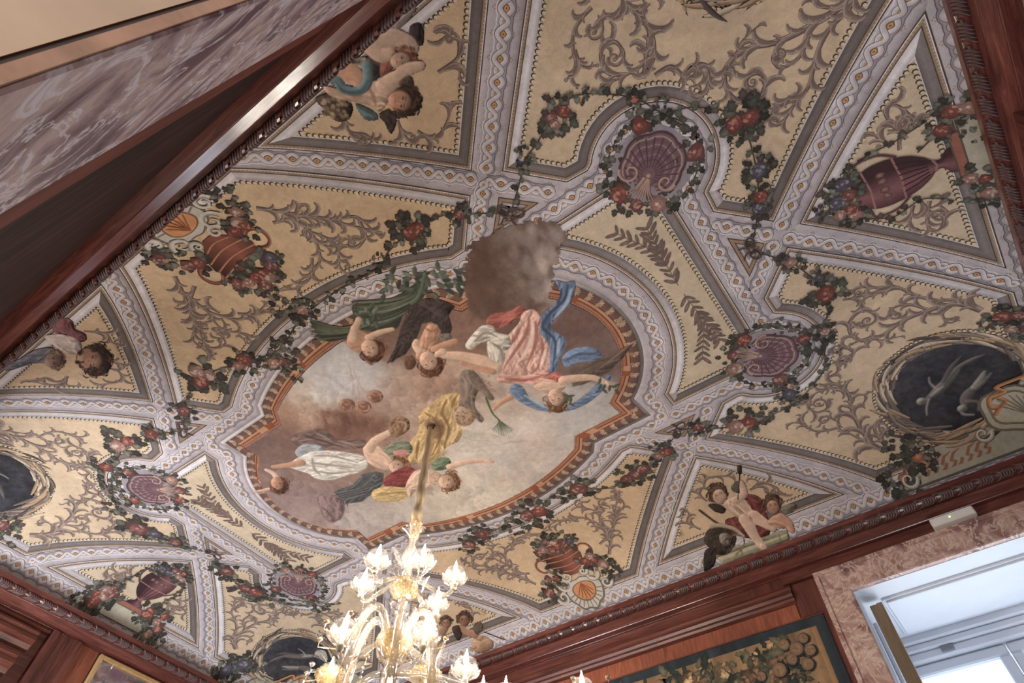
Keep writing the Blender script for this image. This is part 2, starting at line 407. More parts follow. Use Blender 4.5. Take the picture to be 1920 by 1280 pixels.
# ---- guilloche
def guilloche(path, name='guilloche_band', lay=3, scale=1.0, closed=False):
    pt = Paint(); P = np.asarray(path, float)
    if closed: P = np.vstack([P, P[:1]])
    s = np.concatenate([[0], np.cumsum(np.hypot(*np.diff(P, axis=0).T))]); L = s[-1]
    per = .0405*scale; n = max(1, round(L/per)); per = L/n
    m = n*22+1; t = np.linspace(0, L, m)
    C = np.stack([np.interp(t, s, P[:, 0]), np.interp(t, s, P[:, 1])], 1)
    k = 5; pad = np.vstack([np.repeat(C[:1], k, 0), C, np.repeat(C[-1:], k, 0)])
    if closed: pad = np.vstack([C[-k-1:-1], C, C[1:k+1]])
    C = np.stack([np.convolve(pad[:, q], np.ones(2*k+1)/(2*k+1), 'valid') for q in (0, 1)], 1)
    T = np.gradient(C, axis=0); T /= np.maximum(np.hypot(T[:, 0], T[:, 1])[:, None], 1e-9); N = np.stack([-T[:, 1], T[:, 0]], 1)
    ph = (t/per) % 1; big = .62
    inb = ph < big; y = np.where(inb, .0098*np.sin(np.pi*ph/big), -.0056*np.sin(np.pi*(ph-big)/(1-big)))*scale
    # scalloped outlines on both sides
    env = np.where(inb, .0128+.0034*np.abs(np.sin(np.pi*ph/big)), .0128+.0006*np.sin(np.pi*(ph-big)/(1-big)))*scale
    for sd, c in ((1, rgb(118, 108, 112)), (-1, rgb(222, 216, 216))):
        pt.ribbon(C+N*(env*sd)[:, None], .0008*scale, lay, c)
    pt.strip(C+N*env[:, None], C+N*(env*.55)[:, None], lay-1, rgb(160, 150, 154), rgb(170, 160, 163))
    for q, sd in enumerate((1, -1)):
        W = C+N*(y*sd)[:, None]
        pt.ribbon(W, .0046*scale, lay+1+2*q, rgb(112, 102, 104)); pt.ribbon(W, .0037*scale, lay+2+2*q, rgb(204, 196, 196), rgb(184, 175, 176), rgb(222, 214, 213))
    for i in range(n):
        a = (i+big/2)*per; b = (i+big+(1-big)/2)*per
        for u, r in ((a, .0060), (b, .0027)):
            p = np.array([np.interp(u, t, C[:, 0]), np.interp(u, t, C[:, 1])]); d = np.array([np.interp(u, t, T[:, 0]), np.interp(u, t, T[:, 1])]); g = math.atan2(d[1], d[0])
            pt.disc(p, r*1.0*scale, lay+6, rgb(138, 104, 74), 8, asp=.82, ang=g); pt.disc(p, r*.80*scale, lay+7, rgb(196, 152, 106), 8, asp=.82, ang=g)
            if r > .005: pt.disc(p, r*.3*scale, lay+8, rgb(142, 104, 76), 6)
        p = np.array([np.interp(a, t, C[:, 0]), np.interp(a, t, C[:, 1])]); d = np.array([np.interp(a, t, T[:, 0]), np.interp(a, t, T[:, 1])]); nn = np.array([-d[1], d[0]])
        for sd in (1, -1):
            q = p+nn*sd*.0185*scale
            for e in (-.0032, 0, .0032): pt.disc(q+d*e*scale+nn*sd*(.0022 if e == 0 else 0)*scale, .0013*scale, lay, rgb(168, 138, 106), 5)
    return pt.build(name, ceiling)
J, K = (.505, .428), (.905, 0)
g1 = fullsym(arc((.317, 0), .288, 0, 53, 14)+[(.502, .252), (.500, .285), (.478, .306), (.325, .307)]+arc((0, -.284), .685, 62.2, 90, 14))
tag(guilloche(g1, closed=True), 'interlaced white braid with ochre eyes running round the central sky scene')
for sx, sy in QUADS:
    for path in ([(.60, .330), J], [(.402, .325), J], [(.515, .438), (.815, .742)], [(.495, .438), (.185, .750)], [(.915, .01), (1.235, .318)], [(.90, .006), (.815, .098)]):
        guilloche(mir(resample(path, .02), sx, sy))
for sx in (1, -1):
    h = [(.512, .306), (.672, .304)]+arc(M0, .086, 152, -70, 18)+[(.798, .165), (.798, 0)]
    guilloche(mir(np.array(h+[(x, -y) for x, y in h[::-1][1:]]), sx, 1))
    guilloche(mir(resample([(1.2515, -.75), (1.2515, .75)], .02), sx, 1))
for sy in (1, -1): guilloche(mir(resample([(-1.24, .7565), (1.24, .7565)], .02), 1, sy))

# ---- panels
def panel(P, ground, label, name='painted_panel'):
    pt = Paint(); inner = rings(P, (.0262,))[0]; pt.fill(inner, 1, ground, .022)
    o = pt.build(name, ceiling); tag(o, label)
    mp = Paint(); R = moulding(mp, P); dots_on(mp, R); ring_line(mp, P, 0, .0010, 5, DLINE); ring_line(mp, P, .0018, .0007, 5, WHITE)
    mo = mp.build('panel_moulding', o)
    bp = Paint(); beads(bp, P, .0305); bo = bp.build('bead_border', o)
    return o
PAN = {}
for sx, sy in QUADS:
    w = 'near wall' if sy < 0 else 'far wall'
    PAN['P1', sx, sy] = panel(mir(P1, sx, sy) if sx*sy > 0 else mir(P1, sx, sy)[::-1], OCHRE, 'ochre triangular ceiling panel with painted cherubs')
    PAN['P4', sx, sy] = panel(ccw(mir(P4, sx, sy)), OCHRE2*.5+OCHRE*.5, 'ochre corner panel with grey acanthus scrolls')
for sy in (1, -1): PAN['P2', sy] = panel(ccw(mir(P2, 1, sy)), OCHRE, 'ochre panel with red urn of flowers')
for sx in (1, -1):
    PAN['P3', sx] = panel(ccw(mir(P3, sx, 1)), OCHRE2, 'ochre triangular panel with purple vase')
    PAN['P5', sx] = panel(ccw(mir(P5, sx, 1)), OCHRE2, 'crescent shaped ochre panel with laurel sprays')
def small_tri(P):
    pt = Paint(); R = rings(P, (0, .007, .0085, .014), .02)
    for k, c, e in ((0, BROWN, BROWN*.95), (1, DLINE, DLINE), (2, MGREY, WHITE*.95)): pt.strip(R[k], R[k+1], 2, c, e, True)
    pt.fill(R[3], 2, MGREY*.95, .03); ring_line(pt, P, 0, .001, 3, DLINE); pt.build('small_triangle_panel', ceiling)
for sx, sy in QUADS: small_tri(ccw(mir(P6a, sx, sy)))
for sx in (1, -1): small_tri(ccw(mir(P6b, sx, 1)))

# ---- frame of the central scene: grey moulding, dark leaf frieze, orange cornice
R = rings(P0, (-.010, 0, .0035, .0095, .0105, .030, .053), .015); P0r = R[1]; SKY = R[6].copy(); SKY[:, 0] = np.where(SKY[:, 0] < 0, SKY[:, 0]*1.045, SKY[:, 0])
_, nn = offset_poly(P0r, .001)
pt = Paint()
sh = shade(nn); op = shade(-nn)
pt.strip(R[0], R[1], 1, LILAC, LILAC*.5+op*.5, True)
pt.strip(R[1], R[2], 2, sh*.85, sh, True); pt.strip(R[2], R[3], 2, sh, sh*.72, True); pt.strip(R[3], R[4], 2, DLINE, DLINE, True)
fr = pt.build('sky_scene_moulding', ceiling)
pt = Paint(); pt.strip(R[4], R[5], 2, rgb(104, 78, 72), rgb(124, 94, 84), True)
Q = np.vstack([(R[4]+R[5])/2]); s = np.concatenate([[0], np.cumsum(np.hypot(*np.diff(np.vstack([Q, Q[:1]]), axis=0).T))])
Qc = np.vstack([Q, Q[:1]])
for i, u in enumerate(np.arange(0, s[-1], .030)):
    p = np.array([np.interp(u, s, Qc[:, 0]), np.interp(u, s, Qc[:, 1])]); p2 = np.array([np.interp(u+.01, s, Qc[:, 0]), np.interp(u+.01, s, Qc[:, 1])]); g = math.atan2(*(p2-p)[::-1])
    for k in range(7):
        a = g+(k-3)*.55; d = np.array([math.cos(a), math.sin(a)])
        pt.disc(p+d*.0062, .0064, 3+k % 3, rgb(178, 150, 126)*(.85+.25*RNG.random()), 6, asp=.38, ang=a)
pt.build('leaf_frieze', ceiling)
pt = Paint(); mid1 = R[5]*.62+SKY*.38; mid2 = R[5]*.30+SKY*.70
pt.strip(R[5], mid1, 2, rgb(182, 134, 106), rgb(194, 146, 116), True); pt.strip(mid1, mid2, 2, rgb(152, 100, 76), rgb(176, 124, 98), True); pt.strip(mid2, SKY, 2, rgb(134, 90, 74), rgb(160, 116, 98), True)
pt.ribbon(np.vstack([R[5], R[5][:1]]), .0012, 3, rgb(100, 66, 52)); pt.ribbon(np.vstack([mid1, mid1[:1]]), .0012, 3, rgb(112, 62, 44))
s = np.concatenate([[0], np.cumsum(np.hypot(*np.diff(np.vstack([SKY, SKY[:1]]), axis=0).T))]); Sc = np.vstack([SKY, SKY[:1]]); Mc = np.vstack([mid2, mid2[:1]])
for u in np.arange(0, s[-1], .006):
    p = np.array([np.interp(u, s, Sc[:, 0])*.55+np.interp(u, s, Mc[:, 0])*.45, np.interp(u, s, Sc[:, 1])*.55+np.interp(u, s, Mc[:, 1])*.45]); pt.disc(p, .0017, 4, rgb(204, 160, 128), 4)
# breaks (ressauts) in the orange cornice
for i, u in enumerate(np.linspace(0, s[-1], 13)[:-1]+.11):
    k = int(np.interp(u, s, np.arange(len(s)))) % len(SKY); k2 = (k+2) % len(SKY)
    for z, c in ((0, rgb(196, 148, 118)), (1, rgb(150, 88, 62))):
        a, b = R[5][(k+z*2) % len(SKY)], mid2[(k+z*2) % len(SKY)]; a2, b2 = R[5][(k2+z*2) % len(SKY)], mid2[(k2+z*2) % len(SKY)]
        pt.add([a, a2, b2, b], 4, c, [[0, 1, 2, 3]])
pt.build('orange_cornice', ceiling)

# ---- acanthus scrollwork
SD, SM, SL = rgb(104, 86, 80), rgb(136, 116, 106), rgb(180, 164, 150)
def leaflet(pt, p, ang, ln, curl, w, lay, c=SM, tone=None):
    n = 10; t = np.linspace(0, 1, n); a = ang+curl*t**2.2*2.3
    st = np.stack([np.cos(a), np.sin(a)], 1)*ln/n; P = np.vstack([[p], np.asarray(p)+np.cumsum(st, 0)])[:n]
    ww = w*(.22+.95*np.sin(np.pi*np.clip(.05+.90*t, 0, 1)**1.5))
    pt.ribbon(P, ww+.0005, lay, SD*1.08); pt.ribbon(P, ww, lay+.5, c, c*.86 if curl > 0 else SL, SL if curl > 0 else c*.86); pt.disc(P[-1], ww[-1]+w*.18, lay+.5, c*1.1, 7, SD*1.1); return P[-1]
def scroll(pt, P, w0, w1, lay=3, leaves=.030, lsize=1.0, curl_end=None, seed=0):
    rn = np.random.default_rng(seed+len(P)); P = smooth_path(P, 7)
    s = np.concatenate([[0], np.cumsum(np.hypot(*np.diff(P, axis=0).T))]); L = s[-1]
    if curl_end:
        d = P[-1]-P[-3]; g = math.atan2(d[1], d[0]); r = abs(curl_end); sg = np.sign(curl_end); q = P[-1]; ext = []
        for k in range(22):
            st = r*.30*(1-k/26); g += sg*.30*(1+k*.03); q = q+np.array([math.cos(g), math.sin(g)])*st; ext.append(q)
        P = np.vstack([P, ext]); s = np.concatenate([[0], np.cumsum(np.hypot(*np.diff(P, axis=0).T))])
    w = w0+(w1-w0)*s/s[-1]; w[-1] *= .3
    pt.ribbon(P, w*1.25, lay, SD); pt.ribbon(P, w, lay+1, SM, SL, SD)
    pt.disc(P[-1], w1*2.1, lay+1, SL, 7, SD)
    T = np.gradient(P, axis=0); u = leaves*.4; sd = 1
    while u < s[-1]*.97:
        p = np.array([np.interp(u, s, P[:, 0]), np.interp(u, s, P[:, 1])]); d = np.array([np.interp(u, s, T[:, 0]), np.interp(u, s, T[:, 1])]); g = math.atan2(d[1], d[0])
        k = (.6+.55*rn.random())*lsize*(1-.35*u/s[-1]); dn = d/max(np.hypot(*d), 1e-9)
        leaflet(pt, p, g+sd*.22, .060*k, sd*(.85+.5*rn.random()), .0040*k, lay+2+(sd > 0))
        leaflet(pt, p+dn*.004, g+sd*.10, .040*k, sd*(.7+.4*rn.random()), .0031*k, lay+3)
        if rn.random() < .35: leaflet(pt, p, g-sd*.15, .034*k, -sd*.9, .0026*k, lay+3)
        u += leaves*(.7+.5*rn.random())*.8; sd = -sd
def crop(ox, oy, sc): return lambda pts: un([(ox+x/sc, oy+y/sc) for x, y in pts])
c5, c4 = crop(1400, 700, 4.922), crop(1440, 440, 4.0)
P4STEMS = [
 (c5([(1370, 690), (1220, 690), (1110, 590), (1020, 450), (970, 330), (945, 210), (890, 130), (790, 90), (690, 110)]), .0046, .0020, 1.3, None),
 (c5([(1300, 690), (1200, 560), (1180, 480), (1240, 460)]), .0034, .0016, .9, .016),
 (c5([(1240, 700), (1060, 610), (930, 545), (850, 530)]), .0028, .0012, .8, None),
 (c5([(980, 360), (880, 370), (830, 430), (760, 400)]), .0026, .0012, .75, -.015),
 (c5([(930, 160), (760, 130), (620, 190), (470, 290)]), .0028, .0012, .8, None),
 (c5([(620, 190), (560, 290), (640, 360), (740, 320), (730, 260)]), .0028, .0014, .8, -.018),
 (c5([(830, 500), (740, 525), (640, 530), (560, 500), (470, 450), (370, 470)]), .0026, .0014, .75, None),
 (c5([(560, 490), (500, 420), (560, 350)]), .0024, .0012, .7, None),
 (c5([(980, 340), (1080, 270), (1110, 170)]), .0020, .0010, .6, None),
 (c4([(1600, 570), (1420, 520), (1210, 565), (1010, 645), (860, 750), (710, 795), (620, 740), (615, 650), (690, 575), (780, 580)]), .0044, .0018, 1.1, .022),
 (c4([(1600, 560), (1450, 490), (1260, 490), (1110, 455), (960, 390), (820, 395), (700, 390)]), .0034, .0016, .95, -.014),
 (c4([(560, 490), (690, 465), (830, 420), (900, 410)]), .0022, .0012, .7, None),
 (c4([(880, 420), (720, 480), (690, 550)]), .0024, .0014, .7, None),
 (c4([(1200, 560), (1040, 520), (920, 560), (910, 610)]), .0026, .0014, .75, -.014),
 (c4([(1380, 530), (1310, 590), (1330, 650)]), .0022, .0012, .7, -.012),
 (c4([(620, 830), (720, 780), (860, 790), (1000, 760)]), .0022, .0010, .65, None),
 (c4([(480, 960), (590, 940), (640, 880), (560, 830)]), .0034, .0018, .8, -.018),
 (c4([(430, 1080), (520, 1030), (520, 960)]), .0030, .0018, .75, .016),
 (c4([(380, 1120), (480, 1150), (580, 1180), (640, 1240)]), .0026, .0014, .8, None)]
c2u = crop(930, 780, 4.922)
P2STEMS = [
 (c2u([(1045, 1275), (1065, 1120), (1090, 970), (1140, 880), (1185, 815), (1120, 720), (1100, 680)]), .0034, .0016, .9, None),
 (c2u([(1050, 1150), (980, 1020), (880, 960), (760, 930), (640, 955), (520, 1020)]), .0034, .0014, .9, None),
 (c2u([(1160, 800), (1070, 755), (970, 770)]), .0028, .0014, .8, -.014),
 (c2u([(1120, 890), (1080, 860), (1100, 910)]), .0024, .0014, .5, .012),
 (c2u([(900, 950), (890, 900), (930, 860)]), .0022, .0012, .6, .012),
 (c2u([(140, 1240), (180, 1145), (290, 1090), (420, 1080), (500, 1030)]), .0028, .0012, .8, None),
 (c2u([(1060, 1090), (1120, 1090), (1150, 1070)]), .0020, .0010, .6, None),
 (crop(960, 640, 2)([(330, 760), (380, 700), (390, 620), (400, 560)]), .0030, .0014, .9, None),
 (crop(960, 640, 2)([(300, 680), (330, 700), (320, 640), (250, 620)]), .0026, .0014, .8, .016)]
c1p = crop(1160, 740, 4.922)
P1STEMS = [
 (c1p([(800, 870), (790, 800), (850, 760), (960, 750), (1070, 760)]), .0024, .0012, .8, None),
 (c1p([(820, 980), (760, 940), (720, 900)]), .0022, .0012, .8, .010),
 (c1p([(1210, 880), (1290, 840), (1360, 820), (1450, 850)]), .0026, .0014, .9, .014),
 (c1p([(1240, 860), (1290, 800), (1230, 770)]), .0024, .0014, .7, None),
 (c1p([(760, 1240), (640, 1180), (650, 1110)]), .0024, .0014, .8, -.014)]
c3p = crop(960, 0, 2)
P3STEMS = [
 (c3p([(1480, 520), (1420, 460), (1400, 410), (1440, 395), (1490, 430)]), .0026, .0014, .8, .014),
 (c3p([(1420, 550), (1380, 520), (1350, 500)]), .0026, .0014, .9, None),
 (c3p([(1520, 740), (1560, 780), (1600, 770), (1640, 800)]), .0024, .0012, .8, None)]
def stems(parent, L, sx, sy, lay=3, msk=None):
    pt = Paint()
    for q, (P, a, b, ls, ce) in enumerate(L): scroll(pt, mir(P, sx, sy), a*1.15, b*1.25, lay, .027, ls*1.05, (ce*sx*sy if ce else None), q)
    pt.build('scrollwork', parent)
for sx, sy in QUADS:
    stems(PAN['P4', sx, sy], P4STEMS, sx, sy); stems(PAN['P1', sx, sy], P1STEMS, sx, sy)
for sy in (1, -1): stems(PAN['P2', sy], [(mir(P, s, 1), a, b, l, (c*s if c else None)) for s in (1, -1) for P, a, b, l, c in P2STEMS], 1, sy)
for sx in (1, -1): stems(PAN['P3', sx], [(mir(P, 1, s), a, b, l, (c*s if c else None)) for s in (1, -1) for P, a, b, l, c in P3STEMS], sx, 1)
def laurel(pt, P, n, lay=3):
    P = smooth_path(P, 8); s = np.concatenate([[0], np.cumsum(np.hypot(*np.diff(P, axis=0).T))]); pt.ribbon(P, .0012, lay, SM); T = np.gradient(P, axis=0)
    for i in range(n):
        u = s[-1]*(i+.5)/n; p = np.array([np.interp(u, s, P[:, 0]), np.interp(u, s, P[:, 1])]); d = np.array([np.interp(u, s, T[:, 0]), np.interp(u, s, T[:, 1])]); g = math.atan2(d[1], d[0])
        for sd in (1, -1):
            a = g+sd*(.6+.3*RNG.random()); ln = .011+.006*RNG.random(); c = p+np.array([math.cos(a), math.sin(a)])*ln*.9
            pt.disc(c, ln, lay+1+(i % 2), rgb(128, 110, 100)*(.85+.3*RNG.random()), 7, rgb(108, 90, 82), asp=.30, ang=a)
cL = crop(1030, 360, 4.922)
for sx in (1, -1):
    pt = Paint()
    for q in (1, -1):
        for P, n in ((cL([(1190, 860), (1150, 800), (1090, 690), (1010, 590), (880, 500), (740, 440), (600, 370)])  , 12), (cL([(1080, 680), (1010, 540), (950, 420), (890, 320)]), 8)):
            laurel(pt, mir(P, sx, q), n)
    pt.build('laurel_spray', PAN['P5', sx])
# ================================================================== pictures: a soft raster brush laid on the vault as fine painted skin
class Canvas:
    def __init__(s, x0, x1, y0, y1, r=.0017):
        s.r = r; s.x0, s.y0 = x0, y0; s.nx = int((x1-x0)/r)+1; s.ny = int((y1-y0)/r)+1
        s.c = np.zeros((s.ny, s.nx, 3)); s.id = np.zeros((s.ny, s.nx), int)
        s.n1 = s.noise(.03, 1); s.n2 = s.noise(.009, 2); s.names = {}
    def noise(s, size, seed, oct=3):
        rn = np.random.default_rng(seed); out = np.zeros((s.ny, s.nx)); amp = 1.; tot = 0
        for o in range(oct):
            k = max(2, size/s.r/2**o); a = rn.random((int(s.ny/k)+3, int(s.nx/k)+3))
            yy = np.arange(s.ny)/k; xx = np.arange(s.nx)/k; iy, ix = yy.astype(int), xx.astype(int); fy, fx = yy-iy, xx-ix
            fy = (fy*fy*(3-2*fy))[:, None]; fx = (fx*fx*(3-2*fx))[None]
            v = (a[np.ix_(iy, ix)]*(1-fx)+a[np.ix_(iy, ix+1)]*fx)*(1-fy)+(a[np.ix_(iy+1, ix)]*(1-fx)+a[np.ix_(iy+1, ix+1)]*fx)*fy
            out += v*amp; tot += amp; amp *= .55
        return out/tot*2-1
    def box(s, P, pad):
        lo = np.floor((P.min(0)-pad-[s.x0, s.y0])/s.r).astype(int); hi = np.ceil((P.max(0)+pad-[s.x0, s.y0])/s.r).astype(int)
        a, b = max(lo[0], 0), min(hi[0]+1, s.nx); c, d = max(lo[1], 0), min(hi[1]+1, s.ny)
        if a >= b or c >= d: return None
        G = np.stack(np.meshgrid(s.x0+np.arange(a, b)*s.r, s.y0+np.arange(c, d)*s.r), -1)
        return slice(c, d), slice(a, b), G.reshape(-1, 2), G.shape[:2]
    def comp(s, sl, al, col, idn, solid=True):
        c = s.c[sl]; s.c[sl] = c*(1-al[..., None])+col*al[..., None]
        if idn: m = al > (.5 if solid else .35); s.id[sl][m] = idn
    def poly(s, P, col, idn=0, soft=.003, wid=.018, relief=.22, alpha=1., L=(-.5, -.85), smooth=True, tex=.07, warp=0, brush=None):
        if brush is None: brush = 2 if (relief >= .3 and alpha == 1) else (1 if relief >= .22 and alpha == 1 else 0)
        P = np.asarray(P, float); P = smooth_path(P, 5, True) if smooth else P
        q = s.box(P, soft*2+warp)
        if q is None: return
        sy, sx, G, sh = q
        if warp: G = G+np.stack([s.n1[sy, sx].ravel(), s.n2[sy, sx].ravel()], 1)*warp
        d, nr, _ = edge_dist(G, P); ins = inside(G, P); sd = np.where(ins, d, -d)
        a = np.clip(sd/soft+.5, 0, 1)*alpha
        n = (nr-G)/np.maximum(d, 1e-6)[:, None]; k = np.clip(1-d/wid, 0, 1)
        lit = (n@np.asarray(L))*k*relief-relief*.25*k
        cc = np.asarray(col)[None]*(1+lit[:, None])+lit[:, None]*.12
        cc = cc*(1+tex*(s.n1[sy, sx].ravel()+s.n2[sy, sx].ravel())[:, None])
        s.comp((sy, sx), a.reshape(sh), cc.reshape(*sh, 3), idn)
        if brush:
            c0 = P.mean(0); ev, evec = np.linalg.eigh(np.cov((P-c0).T)); u = evec[:, 1]; L1, L2 = 2*math.sqrt(ev[1]), 2*math.sqrt(max(ev[0], 1e-9)); rn = np.random.default_rng(int(abs(c0[0]*9999+c0[1]*7777)))
            q2 = s.box(P, soft*2+L1); y2, x2, G2, sh2 = q2; keep_ = s.c[y2, x2].copy(); v = np.array([-u[1], u[0]])
            for q in range(int(brush*(6+L1*L2*9000))):
                o = c0+u*L1*(rn.random()*2-1)*.9+v*L2*(rn.random()*2-1)*.95; ln = L1*(.18+.35*rn.random()); b = L2*.30*rn.normal(); aw = .22*rn.normal(); uu = u*math.cos(aw)+v*math.sin(aw)
                tone = 1+(.26 if q % 2 else -.30)*rn.random()
                s.stroke([o-uu*ln, o+v*b, o+uu*ln+v*b*.3], .0005, .0003, np.clip(np.asarray(col)*tone+(.03 if q % 2 else 0), 0, 1), 0, soft=.0026, alpha=.65, belly=min(.0026, L2*.14)*(.4+.8*rn.random()))
            d2, _, _ = edge_dist(G2, P); m2 = np.clip(np.where(inside(G2, P), d2, -d2)/soft+.3, 0, 1).reshape(*sh2, 1); s.c[y2, x2] = keep_*(1-m2)+s.c[y2, x2]*m2
    def stroke(s, P, w0, w1, col, idn=0, soft=.002, alpha=1., relief=.0, L=(-.5, -.85), belly=0):
        P = smooth_path(np.asarray(P, float), 5) if len(P) > 2 else np.asarray(P, float)
        q = s.box(P, max(w0, w1)+belly+soft*2)
        if q is None: return
        sy, sx, G, sh = q; d, nr, par = edge_dist(G, P, False); t = par/max(len(P)-1, 1)
        w = w0+(w1-w0)*t+belly*np.sin(np.pi*t); a = np.clip((w-d)/soft+.5, 0, 1)*alpha
        cc = np.broadcast_to(np.asarray(col, float), (len(G), 3))
        if relief:
            n = (G-nr)/np.maximum(w, 1e-5)[:, None]; lit = (n@np.asarray(L))*relief; cc = cc*(1+lit[:, None])
        s.comp((sy, sx), a.reshape(sh), (cc*(1+.06*s.n2[sy, sx].ravel()[:, None])).reshape(*sh, 3), idn)
    def build(s, parent, lay, defname='painted_scene'):
        out = {}
        for i in np.unique(s.id):
            if i == 0: continue
            m = s.id == i; cell = m[:-1, :-1]
            iy, ix = np.nonzero(cell); v = np.stack([iy*s.nx+ix, iy*s.nx+ix+1, (iy+1)*s.nx+ix+1, (iy+1)*s.nx+ix], 1)
            if not len(v): continue
            u, inv = np.unique(v, return_inverse=True); f = inv.reshape(-1, 4)
            x = s.x0+(u % s.nx)*s.r; y = s.y0+(u//s.nx)*s.r
            # outside vertices of the rim take the colour inside the shape
            c = s.c.reshape(-1, 3)[u]; own = s.id.ravel()[u] > 0
            if (~own).any():
                cc = s.c.reshape(-1, 3)[v[:, 0]]; bad = np.nonzero(~own)[0]; mp = np.full(len(u), -1); mp[inv.reshape(-1, 4).ravel()] = np.repeat(np.arange(len(v)), 4); c[bad] = cc[mp[bad]]
            nm, lb = s.names.get(i, (defname, None))
            o = mesh_obj(nm, S(x, y, lay*LAY), f[:, ::-1], FRESCO, parent, cols=c)
            if lb: o['label'] = lb
            out[i] = o
        return out
    # --- figure helpers in photograph pixels
    def use(s, fn): s.fn = fn
    def P(s, pts, col, idn, **k): s.poly(s.fn(pts), col, idn, **k)
    def B(s, pts, w0, w1, col, idn, **k): k.setdefault('relief', .22); s.stroke(s.fn(pts), w0, w1, col, idn, **k)
    def folds(s, pts_list, col, idn=0, w=.0022, alpha=.6):
        for p in pts_list: s.stroke(s.fn(p), w*.6, w*.3, col, 0, soft=.0034, alpha=min(1, alpha*1.35), belly=w*.9)
    def head(s, c, r, ang, skin, hair, idn, face=True):      # ang: direction (degrees, crop axes) from chin to crown
        a = math.radians(ang); u = np.array([math.cos(a), math.sin(a)]); v = np.array([-u[1], u[0]]); c = np.array(c, float)
        ell = lambda o, ra, rb, n=12: [tuple(c+u*(o[0]+ra*math.cos(t))*r+v*(o[1]+rb*math.sin(t))*r) for t in np.linspace(0, 2*math.pi, n, endpoint=False)]
        rn = np.random.default_rng(int(c[0]*13+c[1]*7))
        s.P(ell((.25, .05), 1.05, 1.0), hair, idn, relief=.3, brush=0, warp=.004); s.P(ell((-.18, .12), .80, .70), skin, idn, relief=.26, wid=.014, brush=0)
        s.P(ell((-.25, -.30), .50, .30, 10), skin*.80, idn, relief=0, soft=.008, alpha=.55, brush=0)
        if face:
            for q, w in ((-.12, .11), (.44, .10)):
                s.stroke(s.fn([tuple(c+u*.03*r+v*(q-w)*r), tuple(c+u*.05*r+v*q*r), tuple(c+u*.01*r+v*(q+w)*r)]), .0007, .0006, skin*.36, idn, soft=.0016, belly=.0007); s.stroke(s.fn([tuple(c+u*.19*r+v*(q-.17)*r), tuple(c+u*.24*r+v*q*r), tuple(c+u*.20*r+v*(q+.16)*r)]), .0008, .0004, hair*.9, idn, soft=.0018, alpha=.75)
            s.stroke(s.fn([tuple(c+u*.10*r+v*.16*r), tuple(c-u*.10*r+v*.20*r), tuple(c-u*.22*r+v*.14*r)]), .0009, .0014, skin*.74, idn, soft=.0026, alpha=.8); s.stroke(s.fn([tuple(c-u*.42*r+v*.06*r), tuple(c-u*.44*r+v*.30*r)]), .0011, .0008, rgb(160, 92, 82), idn, soft=.002, alpha=.8)
            for q in (-.18, .50): s.P(ell((-.25, q), .16, .14, 8), skin*np.array([1.0, .80, .76]), idn, relief=0, soft=.008, alpha=.5, brush=0)
        for k in range(46):
            t = rn.random()*4.4-2.2; rr = .75+.45*rn.random(); p0 = c+u*(.22+rr*.9*math.cos(t))*r+v*(.05+rr*math.sin(t))*r; a2 = t+1.57*(1 if rn.random() < .5 else -1)+rn.normal()*.5
            if ((p0-c)@u)/r < -.05 and rr < .95: continue
            d2 = u*math.cos(a2)+v*math.sin(a2); n2 = u*math.cos(a2+1.4)+v*math.sin(a2+1.4); ln = r*(.18+.16*rn.random())
            s.stroke(s.fn([tuple(p0-d2*ln), tuple(p0+n2*ln*.5), tuple(p0+d2*ln)]), .0006, .0005, hair*(.55+1.0*rn.random()), idn, soft=.0018, alpha=.8, belly=.0010)

SKIN, SKIN2 = rgb(208, 176, 154), rgb(188, 146, 122); HAIR = rgb(96, 66, 52); HAIRB = rgb(120, 88, 66)
# ------------------------------------------------------------------ central sky scene
cv = Canvas(-.60, .585, -.50, .36, .0017)
c1 = lambda pts: un([(460+x/2.462, 480+y/2.462) for x, y in pts]); cv.use(c1)
cv.names = {1: ('painted_sky', 'painted sky with pale light and warm brown clouds'), 2: ('painted_smoke', 'dark brown painted smoke spilling over the frame'), 3: ('painted_palms', 'bundles of dark green palm leaves'), 4: ('painted_eagle', 'dark brown painted eagle wing'), 5: ('painted_cherub', 'painted cherub raising an arm'), 6: ('painted_cherub', 'painted cherub with curly hair under the dark wing'),
            7: ('painted_woman', 'painted woman in pink and white dress with blue drapery'), 8: ('painted_creature', 'grey spotted painted creature'), 9: ('painted_drapery', 'golden yellow painted drapery'), 10: ('painted_woman', 'painted reclining woman in a white dress'), 11: ('painted_wing', 'dark slate painted wings'), 12: ('painted_woman', 'painted woman in red with outstretched arm'), 13: ('painted_cherub', 'small painted cherub at the rim'), 14: ('painted_cloud', None)}
G = np.stack(np.meshgrid(cv.x0+np.arange(cv.nx)*cv.r, cv.y0+np.arange(cv.ny)*cv.r), -1).reshape(-1, 2)
